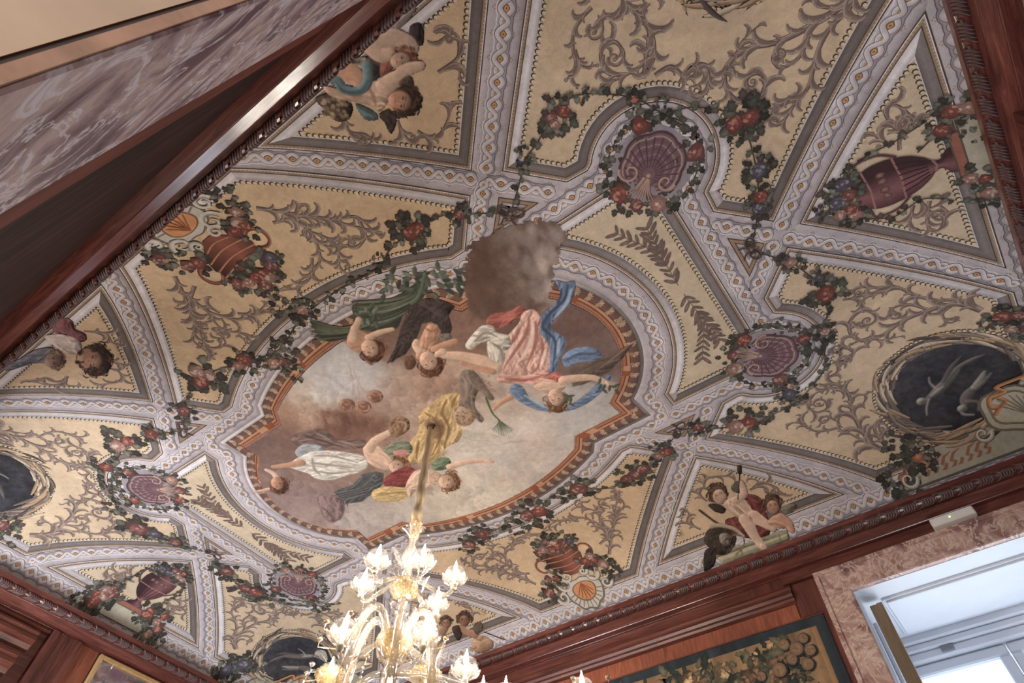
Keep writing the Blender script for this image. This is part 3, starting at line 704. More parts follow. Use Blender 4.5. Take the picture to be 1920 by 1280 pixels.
cols = [((420, 600), (196, 190, 188)), ((560, 560), (200, 194, 192)), ((330, 680), (206, 190, 174)), ((760, 620), (188, 164, 148)), ((600, 720), (178, 148, 134)), ((250, 760), (178, 142, 122)), ((480, 790), (128, 96, 84)), ((380, 760), (150, 116, 102)), ((640, 830), (160, 132, 120)), ((120, 900), (124, 100, 92)), ((250, 860), (132, 106, 96)), ((150, 1010), (136, 112, 104)), ((250, 1110), (150, 128, 122)),
        ((560, 1200), (178, 164, 156)), ((760, 1200), (190, 176, 164)), ((330, 1180), (160, 138, 130)), ((950, 1150), (204, 190, 172)), ((1060, 1060), (206, 194, 178)), ((1050, 860), (204, 192, 180)), ((1200, 900), (204, 192, 182)), ((1330, 860), (204, 190, 180)), ((1500, 780), (192, 184, 178)), ((1620, 700), (186, 178, 172)), ((1650, 450), (128, 106, 100)), ((1520, 330), (118, 94, 86)), ((1300, 200), (110, 88, 78)), ((980, 300), (138, 108, 96)), ((680, 300), (120, 96, 84)), ((700, 400), (130, 104, 92)), ((900, 560), (188, 160, 144)), ((1150, 640), (188, 170, 156)), ((420, 960), (150, 124, 112)), ((820, 760), (184, 158, 144))]
num = np.zeros((len(G), 3)); den = np.full(len(G), 1e-9); Gw = G+np.stack([cv.n1.ravel(), cv.noise(.05, 9).ravel()], 1)*.022
for (q, c) in cols:
    p = c1([q])[0]; w = np.exp(-((Gw-p)**2).sum(1)/(2*.036**2))+1e-7; num += w[:, None]*rgb(*c); den += w
bgc = num/den[:, None]*(1+.05*cv.n1.ravel()+.05*cv.n2.ravel())[:, None]
cv.c[:] = bgc.reshape(cv.c.shape); cv.id[inside(G, SKY).reshape(cv.id.shape)] = 1
def cloud(cx, cy, n, spread, r, col, al=.5):
    rn = np.random.default_rng(int(cx*7+cy))
    for _ in range(n):
        p = c1([(cx+spread[0]*(rn.random()-.5)*2, cy+spread[1]*(rn.random()-.5)*2)])[0]; k = r*(.6+.8*rn.random())
        cv.poly(p+np.array([[math.cos(t), math.sin(t)] for t in np.linspace(0, 6.283, 9)[:-1]])*k, col*(.92+.16*rn.random()), 0, soft=k*1.5, wid=k, relief=.18, alpha=al, warp=.012)
cloud(480, 790, 16, (170, 50), .020, rgb(128, 94, 82)); cloud(330, 720, 8, (90, 50), .018, rgb(196, 166, 146)); cloud(760, 640, 12, (160, 70), .022, rgb(190, 160, 146)); cloud(1090, 1130, 6, (100, 60), .02, rgb(208, 196, 178))
cloud(300, 1080, 10, (140, 70), .020, rgb(146, 124, 118)); cloud(400, 600, 8, (90, 60), .018, rgb(204, 200, 198), .4); cloud(560, 1190, 8, (170, 40), .02, rgb(186, 174, 166))
cloud(560, 930, 16, (210, 60), .020, rgb(150, 122, 110), .5); cloud(880, 590, 12, (90, 80), .020, rgb(168, 136, 120), .5); cloud(700, 1080, 12, (210, 50), .020, rgb(168, 146, 134), .5); cloud(1100, 590, 10, (110, 70), .020, rgb(146, 122, 110), .5); cloud(800, 900, 8, (120, 60), .018, rgb(170, 146, 132), .5)
for k in range(7):
    cv.stroke(c1([(1450-14*k, 720), (1410-16*k, 860), (1330-18*k, 980), (1240-16*k, 1080)]), .004, .003, (rgb(222, 190, 164), rgb(206, 196, 176), rgb(200, 188, 184))[k % 3], 0, soft=.006, alpha=.35)
for p in ([(480, 500), (500, 600), (490, 660)], [(500, 520), (540, 610), (600, 640)], [(520, 600), (530, 670)]): cv.stroke(c1(p), .002, .003, rgb(180, 152, 142), 0, soft=.003, alpha=.5)
for q in ((470, 685), (545, 695), (600, 645)):
    cv.P([(q[0]+38*math.cos(t), q[1]+30*math.sin(t)) for t in np.linspace(0, 6.28, 9)[:-1]], rgb(160, 122, 106), 14, relief=.3)
    cv.folds([[(q[0]-20, q[1]-5), (q[0], q[1]+10), (q[0]+20, q[1]-4)], [(q[0]-10, q[1]-14), (q[0]+12, q[1]-10)]], rgb(120, 84, 74), 14)
# smoke over the frame
cv.P([(1004, 170), (1000, 60), (1040, -40), (1110, -90), (1200, -140), (1330, -165), (1450, -150), (1480, -80), (1440, 0), (1428, 98), (1403, 197), (1330, 262), (1240, 240), (1160, 300), (1060, 270)], rgb(112, 90, 80), 2, soft=.012, relief=.1, wid=.05, warp=.018, brush=0)
rs = np.random.default_rng(8)
for k in range(150):
    t = rs.random(); x, y = 1020+430*t, -130+400*rs.random(); a = 1.2+.5*rs.normal(); ln = 26+30*rs.random(); f_ = np.clip((x-1130)/260-(y-60)/900, 0, 1)
    cv.stroke(c1([(x-ln*math.cos(a), y-ln*math.sin(a)), (x+10*rs.normal(), y+10*rs.normal()), (x+ln*math.cos(a), y+ln*math.sin(a))]), .003, .002, (rgb(98, 76, 66)*(1-f_)+rgb(188, 172, 164)*f_)*(.88+.24*rs.random()), 0, soft=.014, alpha=.45, belly=.007)
# palms
rp = np.random.default_rng(12)
cv.P([(840, 120), (800, 210), (740, 250), (700, 330), (620, 345), (540, 330), (490, 240), (560, 205), (680, 190), (780, 130)], rgb(66, 68, 58), 3, relief=.1, brush=0); cv.P([(580, 300), (540, 345), (440, 385), (360, 385), (295, 290), (380, 320), (480, 320)], rgb(68, 70, 60), 3, relief=.1, brush=0)
for k in range(64):
    t = rp.random(); q = rp.normal(size=4)*7
    cv.B([(850-20*t, 110+60*t), (770+q[0], 175+60*t), (650+q[1], 200+105*t), (485+50*rp.random(), 205+135*t+q[2])], .0011, .0005, (rgb(58, 60, 52), rgb(126, 130, 116), rgb(92, 96, 82), rgb(104, 104, 88))[rp.integers(4)], 3, belly=.0012)
for k in range(36):
    t = rp.random(); q = rp.normal(size=4)*5
    cv.B([(575, 300+25*t), (470+q[0], 325+40*t), (380+q[1], 315+65*t), (290+50*rp.random(), 285+110*t)], .0010, .0005, (rgb(58, 60, 52), rgb(128, 132, 118), rgb(92, 96, 82), rgb(108, 108, 92))[rp.integers(4)], 3, belly=.0011)
rn = np.random.default_rng(3)
for k in range(70):
    x, y = (640+360*rn.random(), 60+120*rn.random()) if k < 50 else (510+90*rn.random(), 250+50*rn.random()); a = rn.random()*6.28
    cv.B([(x, y), (x+22*math.cos(a), y+22*math.sin(a)), (x+44*math.cos(a+.2), y+44*math.sin(a+.2))], .0012, .0006, (rgb(72, 76, 66), rgb(112, 118, 104), rgb(90, 96, 84))[k % 3]*(.8+.35*rn.random()), 3, belly=.0042)
cv.B([(830, 80), (815, 150), (790, 200), (770, 215)], .004, .005, rgb(96, 104, 90), 3)
# eagle
cv.P([(760, 230), (830, 195), (900, 200), (965, 230), (940, 270), (955, 330), (940, 380), (905, 390), (905, 340), (860, 300), (815, 310), (790, 380), (740, 450), (655, 492), (690, 430), (720, 330)], rgb(66, 56, 54), 4, relief=.35, wid=.03, smooth=False)
for k in range(7): cv.B([(790-10*k, 330+14*k), (740-8*k, 400+9*k), (680-4*k+(k % 2)*14, 470+4*k-10*(k % 3))], .0050, .0006, rgb(58, 50, 50) if k % 2 else rgb(80, 70, 66), 4)
for k in range(14): cv.folds([[(800-6*k, 300+8*k), (760-6*k, 360+9*k), (690-2*k+(k % 3)*8, 430+4*k)]], rgb(44, 38, 38) if k % 2 else rgb(98, 86, 80), 4, .0024, .7)
for k in range(10): cv.folds([[(800+14*k, 215+4*k), (830+12*k, 230+10*k)]], rgb(92, 80, 76), 4, .0018, .5)
cv.P([(900, 360), (945, 355), (955, 385), (925, 400), (900, 385)], rgb(122, 112, 104), 4)
# cherub one
cv.P([(470, 400), (480, 350), (520, 335), (570, 360), (590, 400), (560, 440), (510, 440)], SKIN2, 5); cv.B([(500, 380), (505, 335), (525, 290)], .011, .007, SKIN, 5); cv.B([(570, 375), (620, 350), (680, 335)], .009, .005, SKIN, 5)
cv.head((585, 425), 52, 45, SKIN, HAIR, 5)
# cherub two
cv.P([(790, 430), (820, 350), (850, 310), (890, 320), (890, 370), (860, 420), (830, 470), (790, 470)], SKIN2*1.02, 6); cv.B([(880, 430), (930, 405), (970, 390)], .012, .007, SKIN2, 6); cv.B([(800, 430), (785, 410), (790, 390)], .010, .006, SKIN, 6); cv.folds([[(830, 330), (860, 345), (885, 330)], [(820, 420), (850, 430)]], rgb(150, 108, 88), 6)
cv.P([(740, 470), (770, 455), (790, 490), (770, 520), (740, 515)], rgb(112, 82, 66), 6); cv.head((855, 485), 55, 60, SKIN, HAIR, 6)
# creature with spots
cv.P([(1000, 530), (1050, 525), (1085, 560), (1120, 610), (1150, 655), (1125, 660), (1080, 620), (1060, 690), (1100, 745), (1085, 765), (1040, 720), (1000, 690), (975, 690), (1000, 640), (990, 580)], rgb(124, 108, 98), 8, relief=.3)
cv.P([(960, 730), (1000, 700), (1050, 710), (1065, 745), (1030, 780), (980, 775)], rgb(176, 148, 124), 8)
for k in range(26): x, y = 975+85*rn.random(), 705+65*rn.random(); cv.stroke(c1([(x, y), (x+5, y+3)]), .0022, .0014, rgb(120, 88, 72), 0, alpha=.7)
for k in range(16): x, y = 1070+70*rn.random(), 545+70*rn.random(); cv.stroke(c1([(x, y), (x+5, y+3)]), .0020, .0012, rgb(132, 98, 80), 0, alpha=.6)
# gold drapery
cv.P([(800, 720), (850, 690), (900, 645), (985, 630), (985, 690), (960, 740), (1000, 800), (985, 850), (930, 880), (900, 930), (850, 955), (780, 950), (730, 935), (760, 860), (800, 800)], rgb(196, 166, 122), 9, relief=.3, wid=.03)
cv.folds([[(830, 720), (880, 760), (900, 830), (860, 920)], [(930, 660), (910, 720), (940, 790), (920, 870)], [(970, 650), (950, 700)], [(800, 850), (790, 930)], [(850, 820), (830, 940)]], rgb(140, 108, 72), 9, .003, .7); cv.folds([[(860, 740), (850, 830), (800, 940)], [(960, 790), (950, 860)]], rgb(228, 206, 166), 9, .003, .6)
cv.P([(835, 760), (880, 740), (920, 780), (910, 830), (870, 840), (840, 810)], rgb(130, 100, 80), 9, soft=.010, relief=.1, alpha=.7)
# woman in pink with blue
BL = rgb(112, 128, 152)
cv.P([(1240, 590), (1280, 600), (1330, 670), (1420, 690), (1500, 680), (1580, 630), (1640, 570), (1690, 545), (1665, 600), (1590, 670), (1490, 712), (1360, 710), (1260, 665), (1220, 620)], BL, 7, relief=.35)
cv.P([(1430, 112), (1470, 120), (1515, 115), (1518, 160), (1490, 230), (1440, 280), (1410, 330), (1470, 370), (1480, 410), (1450, 470), (1430, 530), (1390, 520), (1400, 440), (1370, 380), (1340, 330), (1370, 270), (1430, 220), (1450, 170)], BL*.98, 7, relief=.4, wid=.02)
cv.folds([[(1490, 130), (1470, 200), (1400, 270), (1375, 330), (1430, 390), (1420, 500)], [(1460, 150), (1440, 230)]], rgb(72, 82, 104), 7, .003, .8); cv.folds([[(1505, 150), (1480, 220), (1420, 290)], [(1450, 380), (1440, 460)], [(1290, 640), (1380, 690), (1480, 695)]], rgb(168, 182, 198), 7, .003, .7)
cv.P([(1460, 470), (1500, 430), (1570, 415), (1630, 430), (1640, 470), (1590, 485), (1530, 490), (1480, 510)], BL*1.05, 7, relief=.35); cv.folds([[(1480, 480), (1540, 450), (1620, 450)]], rgb(80, 92, 114), 7, .003)
cv.P([(1500, 520), (1560, 505), (1640, 470), (1790, 400), (1740, 470), (1680, 530), (1630, 560), (1560, 590), (1510, 600)], rgb(104, 88, 78), 7, relief=.3, smooth=False)
for k in range(9): cv.folds([[(1520+12*k, 560-4*k), (1620+12*k, 510-7*k), (1700+9*k, 470-8*k)]], rgb(76, 62, 56) if k % 2 else rgb(146, 126, 112), 7, .002, .6)
cv.P([(1110, 300), (1140, 265), (1220, 250), (1270, 225), (1290, 250), (1250, 290), (1200, 320), (1140, 330)], rgb(170, 104, 94), 7, relief=.35)
cv.P([(1280, 260), (1330, 245), (1365, 290), (1360, 350), (1400, 410), (1400, 520), (1340, 560), (1240, 545), (1180, 530), (1160, 470), (1200, 380), (1260, 310)], rgb(214, 172, 158), 7, relief=.3, wid=.035)
cv.folds([[(1310, 280), (1300, 350), (1250, 430), (1190, 520)], [(1340, 300), (1340, 400), (1290, 520)], [(1370, 380), (1370, 470), (1330, 540)], [(1270, 330), (1220, 420)]], rgb(168, 114, 104), 7, .0032, .7); cv.folds([[(1325, 290), (1320, 380), (1270, 480)], [(1385, 430), (1360, 520)], [(1240, 400), (1200, 480)]], rgb(236, 208, 196), 7, .003, .7)
cv.P([(1015, 410), (1040, 370), (1090, 320), (1140, 320), (1160, 350), (1215, 365), (1225, 410), (1190, 440), (1160, 420), (1130, 390), (1080, 400), (1040, 430)], rgb(214, 204, 192), 7, relief=.4)
cv.P([(1120, 390), (1170, 420), (1200, 450), (1180, 530), (1150, 520), (1120, 450)], rgb(216, 206, 194), 7, relief=.3); cv.folds([[(1060, 390), (1110, 350), (1160, 370)], [(1140, 400), (1180, 430), (1190, 500)], [(1090, 380), (1130, 370)]], rgb(152, 138, 128), 7, .0028, .7)
cv.B([(1150, 515), (1090, 480), (1000, 460), (940, 455), (890, 450)], .018, .008, SKIN*1.04, 7); cv.B([(1140, 530), (1060, 510), (1000, 490)], .010, .006, SKIN2, 7); cv.B([(910, 440), (885, 455)], .010, .006, SKIN, 7)
cv.P([(1160, 560), (1190, 540), (1280, 550), (1380, 520), (1400, 545), (1380, 590), (1290, 585), (1210, 585), (1170, 580)], rgb(206, 158, 146), 7, relief=.3); cv.folds([[(1200, 565), (1290, 570), (1380, 545)]], rgb(160, 104, 96), 7, .003)
cv.P([(1330, 600), (1380, 570), (1430, 545), (1470, 560), (1480, 600), (1440, 630), (1380, 630)], SKIN, 7, relief=.25); cv.P([(1385, 560), (1430, 530), (1460, 545), (1440, 580), (1420, 570)], rgb(178, 110, 102), 7)
cv.B([(1470, 570), (1540, 560), (1610, 560), (1670, 585)], .013, .006, SKIN, 7); cv.P([(1660, 575), (1690, 580), (1700, 610), (1680, 615)], SKIN, 7)
cv.head((1440, 655), 50, 75, SKIN*1.02, HAIRB, 7); cv.B([(1225, 650), (1180, 675), (1145, 705)], .008, .005, SKIN2, 7)
for k in range(12): a = k/11; cv.B([(1110, 650), (1140, 720), (1170+10*a, 760), (1140+100*a, 830-60*abs(a-.5))], .002, .0007, rgb(88, 100, 78)*(.8+.4*((k*.4) % 1)), 7)
for k in range(14): a = rn.random()*6.28; x, y = (1630+90*rn.random(), 585+35*rn.random()) if k < 8 else (1470+40*rn.random(), 640+50*rn.random()); cv.B([(x, y), (x+14*math.cos(a), y+14*math.sin(a)), (x+30*math.cos(a), y+30*math.sin(a))], .001, .0006, rgb(86, 92, 78), 7, belly=.003)
# white reclining woman
cv.P([(210, 840), (300, 800), (370, 800), (430, 840), (540, 845), (550, 880), (440, 890), (340, 880), (260, 880)], rgb(118, 98, 92), 10, relief=.3, soft=.006); cv.folds([[(250, 850), (340, 840), (430, 870)], [(330, 815), (400, 850)], [(430, 850), (520, 870)]], rgb(158, 136, 128), 10, .003); cv.folds([[(280, 830), (360, 850), (450, 880)]], rgb(84, 66, 62), 10, .003)
cv.P([(230, 900), (270, 865), (340, 870), (380, 900), (330, 930), (260, 935)], rgb(150, 150, 152), 10, relief=.35)
cv.P([(200, 960), (290, 905), (380, 895), (480, 905), (545, 920), (565, 960), (540, 990), (470, 1010), (400, 1030), (330, 1025), (290, 1000), (240, 985)], rgb(208, 200, 190), 10, relief=.3, wid=.028)
cv.folds([[(320, 920), (400, 920), (520, 950)], [(300, 950), (380, 960), (510, 975)], [(330, 990), (400, 1000), (500, 990)], [(310, 930), (320, 980), (350, 1010)]], rgb(158, 148, 140), 10, .003, .7); cv.folds([[(350, 935), (430, 940), (540, 960)], [(360, 975), (450, 985)]], rgb(228, 222, 214), 10, .003, .7)
cv.B([(130, 970), (200, 962), (260, 950)], .006, .012, SKIN2, 10); cv.P([(545, 880), (600, 870), (650, 900), (690, 950), (670, 985), (600, 970), (560, 940)], SKIN*1.02, 10); cv.B([(570, 890), (600, 850), (650, 820), (690, 800)], .014, .008, SKIN, 10)
cv.P([(660, 790), (700, 740), (750, 750), (760, 790), (730, 820), (690, 835)], rgb(142, 112, 90), 10, relief=.4); cv.folds([[(690, 760), (740, 770), (730, 810)]], rgb(196, 168, 140), 10)
cv.P([(640, 890), (700, 850), (760, 860), (770, 900), (720, 930), (670, 920)], rgb(128, 132, 112), 10, relief=.35); cv.P([(680, 900), (740, 890), (760, 915), (720, 935)], rgb(188, 138, 130), 10); cv.head((705, 965), 42, 0, SKIN, HAIRB, 10)
# dark wings
cv.P([(390, 1155), (440, 1120), (410, 1085), (500, 1050), (540, 1005), (600, 990), (640, 1000), (635, 1050), (590, 1090), (540, 1130), (470, 1140)], rgb(88, 88, 88), 11, relief=.35, smooth=False)
for k in range(8): cv.B([(600-6*k, 1010+10*k), (520-6*k, 1075+7*k), (395+14*k-(k % 2)*20, 1090+8*k+(k % 3)*6)], .0046, .0006, rgb(72, 72, 74) if k % 2 else rgb(110, 108, 106), 11)
for k in range(11): cv.folds([[(610-6*k, 1015+8*k), (530-6*k, 1070+5*k), (430+3*k, 1090+5*k)]], rgb(58, 58, 60) if k % 2 else rgb(128, 126, 122), 11, .0022, .7)
# woman in red
cv.P([(640, 1030), (690, 990), (760, 970), (790, 1000), (770, 1050), (720, 1065), (650, 1060)], rgb(134, 70, 68), 12, relief=.35); cv.P([(590, 1080), (660, 1060), (750, 1070), (780, 1090), (720, 1125), (640, 1130), (590, 1115)], rgb(204, 176, 128), 12, relief=.3); cv.folds([[(620, 1095), (690, 1090), (760, 1085)]], rgb(160, 130, 84), 12)
cv.P([(860, 960), (890, 930), (940, 930), (950, 970), (910, 985), (870, 985)], rgb(112, 126, 104), 12, relief=.35); cv.B([(945, 970), (1010, 950), (1080, 942), (1140, 945)], .011, .006, SKIN, 12)
for k in range(4): cv.B([(1110, 943), (1135, 932+7*k)], .003, .0015, SKIN, 12)
cv.P([(780, 990), (850, 985), (900, 1000), (910, 1040), (850, 1060), (790, 1080), (760, 1110), (740, 1060)], SKIN, 12); cv.head((935, 1035), 44, 10, SKIN, HAIRB, 12)
# cherub at the rim and cloud bank
cv.B([(100, 985), (130, 1000), (150, 1030)], .006, .009, SKIN, 13); cv.B([(40, 1085), (80, 1078), (110, 1072)], .004, .005, SKIN, 13); cv.P([(110, 1040), (150, 1020), (190, 1040), (180, 1080), (130, 1090)], rgb(112, 88, 80), 13); cv.head((155, 1048), 38, 50, SKIN2, HAIR, 13)
cv.P([(340, 1110), (400, 1100), (455, 1130), (450, 1200), (400, 1225), (360, 1190)], rgb(134, 112, 108), 14, soft=.010, relief=.3)
for p in ([(1000, 830), (1060, 850), (1120, 850), (1170, 870), (1230, 850)], [(680, 690), (760, 720), (820, 770)], [(1190, 860), (1300, 850)]): cv.stroke(c1(p), .0006, .0005, rgb(150, 128, 116), 0, soft=.0014, alpha=.7)
cv.build(ceiling, 14)

# ------------------------------------------------------------------ cherubs in the triangular panels
def canvas_for(fn, pts, r=.0016):
    q = fn(pts); return Canvas(q[:, 0].min()-.01, q[:, 0].max()+.01, q[:, 1].min()-.01, q[:, 1].max()+.01, r)
# far wall, beside the window
f = lambda pts: un([(1160+x/4.922, 740+y/4.922) for x, y in pts]); k = canvas_for(f, [(650, 630), (1640, 700), (700, 1620), (1640, 1400)]); k.use(f)
k.names = {1: ('painted_ledge', 'painted stone ledge'), 2: ('painted_cherub', 'reclining painted cherub lifting an arrow'), 3: ('painted_cherub', 'painted cherub leaning on its arms'), 4: ('painted_armour', 'dark painted armour and quiver'), 5: ('painted_cloth', 'dark red painted cloth')}
k.P([(900, 1500), (1560, 1270), (1570, 1330), (960, 1570)], rgb(176, 166, 138), 1, smooth=False, relief=.15); k.P([(880, 1460), (1560, 1230), (1560, 1270), (900, 1500)], rgb(150, 140, 116), 1, smooth=False)
k.folds([[(1130, 1410), (1145, 1500)], [(1480, 1290), (1500, 1350)]], rgb(110, 100, 82), 1, .0012)
k.P([(1120, 935), (1230, 915), (1310, 960), (1350, 1060), (1380, 1180), (1380, 1290), (1200, 1320), (1020, 1260), (980, 1150), (1090, 1100)], rgb(116, 64, 58), 5, relief=.35); k.folds([[(1160, 960), (1260, 960), (1330, 1060)], [(1010, 1190), (1100, 1260), (1300, 1290)]], rgb(80, 42, 40), 5, .003); k.folds([[(1190, 940), (1290, 990)], [(1040, 1150), (1080, 1220)]], rgb(150, 92, 82), 5, .003)
k.P([(820, 1010), (900, 1000), (980, 1040), (960, 1090), (880, 1070)], rgb(72, 60, 52), 4, relief=.3); k.P([(1030, 860), (1070, 800), (1140, 790), (1150, 850), (1090, 900)], rgb(92, 84, 78), 4, relief=.3)
k.P([(780, 1330), (830, 1230), (920, 1190), (1010, 1230), (1080, 1300), (1060, 1400), (1000, 1470), (900, 1470), (840, 1420)], rgb(70, 58, 50), 4, relief=.5); k.P([(790, 1440), (850, 1400), (900, 1430), (880, 1560), (810, 1620), (780, 1600)], rgb(56, 46, 42), 4, relief=.5)
k.P([(930, 1290), (990, 1270), (1040, 1320), (1000, 1380), (940, 1360)], rgb(128, 116, 104), 4, relief=.5); k.B([(740, 1060), (860, 1150), (980, 1230)], .003, .0025, rgb(90, 70, 52), 4); k.B([(850, 1210), (930, 1200), (1060, 1230), (1150, 1300)], .006, .004, rgb(176, 158, 136), 4); k.B([(1060, 1290), (1140, 1300), (1150, 1400), (1080, 1470)], .0018, .0016, rgb(130, 112, 84), 4)
k.P([(960, 1010), (1030, 940), (1100, 930), (1170, 970), (1230, 1050), (1300, 1120), (1290, 1190), (1210, 1190), (1120, 1140), (1040, 1090)], SKIN, 2, relief=.22, wid=.02)
k.B([(1250, 1120), (1330, 1170), (1420, 1225)], .017, .009, SKIN, 2); k.B([(1170, 1150), (1220, 1240), (1260, 1310), (1330, 1400)], .017, .009, SKIN, 2); k.B([(1330, 1400), (1370, 1440)], .007, .005, SKIN, 2); k.B([(1080, 970), (1150, 910), (1130, 810)], .012, .007, SKIN, 2); k.folds([[(1060, 1020), (1120, 1060), (1180, 1110)], [(1210, 1120), (1230, 1170)], [(1090, 985), (1095, 990)]], rgb(168, 126, 104), 2, .002)
k.B([(1108, 660), (1110, 800), (1100, 960)], .0016, .0012, rgb(64, 52, 46), 2); k.P([(1090, 650), (1130, 650), (1125, 720), (1095, 720)], rgb(64, 54, 48), 2); k.head((915, 925), 88, 215+30, SKIN*1.02, rgb(92, 70, 56), 2)
k.P([(1370, 1180), (1420, 1110), (1500, 1100), (1570, 1150), (1600, 1230), (1540, 1230), (1450, 1220)], SKIN2, 3); k.B([(1500, 1130), (1560, 1180), (1590, 1240)], .012, .008, SKIN2, 3); k.P([(1490, 1040), (1570, 1000), (1640, 1010), (1600, 1080), (1530, 1100)], rgb(128, 116, 104), 3, relief=.3); k.head((1412, 1020), 82, 262, SKIN2*1.04, rgb(88, 66, 54), 3)
k.build(ceiling, 14)
# near wall, right of the urn
f = lambda pts: un([(480+x/4, y/4) for x, y in pts]); k = canvas_for(f, [(440, 900), (1330, 100), (1330, 950), (1000, 60)]); k.use(f)
k.names = {1: ('painted_cherub', 'painted cherub with dark curly hair and teal cloth'), 2: ('painted_cherub', 'painted cherub with head bent forward'), 3: ('painted_cloth', 'teal painted cloth'), 4: ('painted_fruit', 'dark painted bunch of grapes and shadow')}
k.P([(900, 300), (1000, 260), (1100, 190), (1150, 130), (1200, 60), (1150, 40), (1000, 160), (880, 270)], rgb(164, 148, 142), 2); k.P([(1150, 200), (1220, 170), (1255, 230), (1245, 330), (1190, 330), (1150, 290)], rgb(62, 52, 54), 4, relief=.4)
k.P([(440, 740), (520, 700), (640, 740), (720, 790), (700, 880), (620, 910), (540, 860), (490, 800)], rgb(86, 70, 60), 4, relief=.4)
for q in range(40): a = rn.random(2); k.stroke(f([(500+200*a[0], 730+150*a[1]), (503+200*a[0], 733+150*a[1])]), .0034, .003, rgb(196, 172, 142)*(.55+.5*rn.random()), 4, alpha=.8)
k.P([(740, 450), (840, 420), (940, 440), (930, 560), (880, 600), (800, 560), (740, 500)], rgb(74, 66, 64), 4, relief=.3)
for q in range(24): a = rn.random(2); k.stroke(f([(720+120*a[0], 430+70*a[1]), (724+120*a[0], 433+70*a[1])]), .003, .0024, rgb(190, 176, 156)*(.6+.5*rn.random()), 4, alpha=.8)
k.P([(940, 430), (1000, 400), (1040, 470), (1000, 540), (930, 560)], rgb(150, 98, 84), 2)
k.B([(920, 310), (1030, 290), (1120, 320), (1150, 350)], .018, .014, rgb(196, 168, 150), 2); k.B([(860, 350), (930, 410), (1000, 400)], .014, .010, SKIN, 2); k.head((1090, 440), 88, 350, SKIN*.98, rgb(120, 88, 70), 2)
k.P([(500, 640), (600, 660), (700, 700), (850, 610), (960, 610), (1010, 660), (980, 770), (920, 830), (860, 790), (740, 760), (600, 730), (520, 690)], SKIN, 1, relief=.22, wid=.02); k.B([(970, 640), (1060, 580), (1130, 520), (1230, 490)], .016, .008, SKIN, 1); k.B([(650, 520), (720, 560), (770, 600)], .020, .014, SKIN2*1.03, 1); k.folds([[(840, 640), (880, 720), (900, 790)], [(700, 710), (800, 720)]], rgb(162, 122, 104), 1, .0024)
k.B([(560, 590), (610, 600), (640, 650), (720, 680), (800, 660), (840, 590), (830, 490)], .008, .008, rgb(112, 128, 130), 3, relief=.4); k.folds([[(600, 610), (660, 680), (780, 680), (840, 600)]], rgb(74, 88, 92), 3, .002); k.P([(740, 780), (820, 800), (900, 850), (910, 890), (850, 900), (800, 880)], rgb(98, 116, 116), 3, relief=.4)
k.P([(920, 860), (1000, 820), (1050, 900), (1010, 1000), (960, 920)], rgb(72, 60, 54), 4, relief=.3); k.P([(1070, 620), (1150, 560), (1180, 640), (1120, 660)], rgb(90, 76, 66), 4); k.head((1095, 745), 108, 12, SKIN2*1.04, rgb(74, 56, 48), 1)
k.build(ceiling, 14)
# near wall, left of the urn
f = lambda pts: un([(x/4, 400+y/4) for x, y in pts]); k = canvas_for(f, [(0, 1250), (900, 750), (900, 1230), (400, 780)]); k.use(f)
k.names = {1: ('painted_cherub', 'painted cherub seen from behind with dark curly hair'), 2: ('painted_cloth', 'purple painted cloth'), 3: ('painted_cherub', 'grey painted cherub in shadow')}
k.P([(0, 1160), (150, 1080), (260, 1020), (380, 1000), (450, 1060), (420, 1120), (250, 1120), (80, 1170)], rgb(118, 114, 122), 3, relief=.35, soft=.006); k.head((400, 1090), 70, 350, rgb(156, 132, 118), rgb(120, 98, 84), 3)
k.P([(380, 830), (450, 780), (540, 800), (560, 860), (640, 900), (640, 950), (560, 960), (500, 900), (420, 900)], rgb(128, 84, 88), 2, relief=.4); k.P([(330, 920), (450, 900), (560, 930), (610, 980), (600, 1030), (520, 1050), (420, 1000)], rgb(204, 186, 176), 1, relief=.25); k.head((690, 1085), 118, 15, rgb(178, 140, 120), rgb(68, 52, 46), 1)
for q in range(30): a = rn.random()*6.28; x, y = 700+110*math.cos(a), 1090+80*math.sin(a); k.stroke(f([(x, y), (x+25*math.cos(a*3), y+25*math.sin(a*3)), (x+40*math.cos(a*2), y+30*math.sin(a))]), .0022, .001, rgb(60, 46, 42)*(.8+.7*rn.random()), 1, alpha=.8)
k.build(ceiling, 14)
# far wall, behind the chandelier
f = lambda pts: un([(820+x/4.8, 1100+y/4.8) for x, y in pts]); k = canvas_for(f, [(-120, 600), (620, 200), (0, 200), (560, 620)]); k.use(f)
k.names = {1: ('painted_cherub', 'shadowy painted cherub behind the chandelier'), 2: ('painted_cherub', 'painted cherub half hidden by the chandelier')}
k.B([(-20, 560), (20, 440), (70, 360)], .016, .010, rgb(158, 124, 104), 2); k.head((75, 320), 50, 260, rgb(160, 124, 104), rgb(92, 70, 58), 2); k.P([(320, 470), (400, 430), (480, 470), (500, 540), (400, 590), (320, 560)], rgb(176, 140, 112), 1); k.B([(200, 360), (260, 400), (330, 420)], .010, .014, rgb(168, 126, 100), 1); k.P([(130, 360), (190, 340), (220, 420), (190, 480), (150, 430)], rgb(66, 54, 48), 1); k.P([(320, 340), (390, 310), (410, 380), (350, 420)], rgb(98, 82, 70), 1); k.B([(420, 400), (520, 440), (610, 470)], .0018, .0014, rgb(82, 64, 50), 1); k.head((235, 290), 62, 270, rgb(150, 112, 92), rgb(80, 60, 50), 1)
k.build(ceiling, 14)

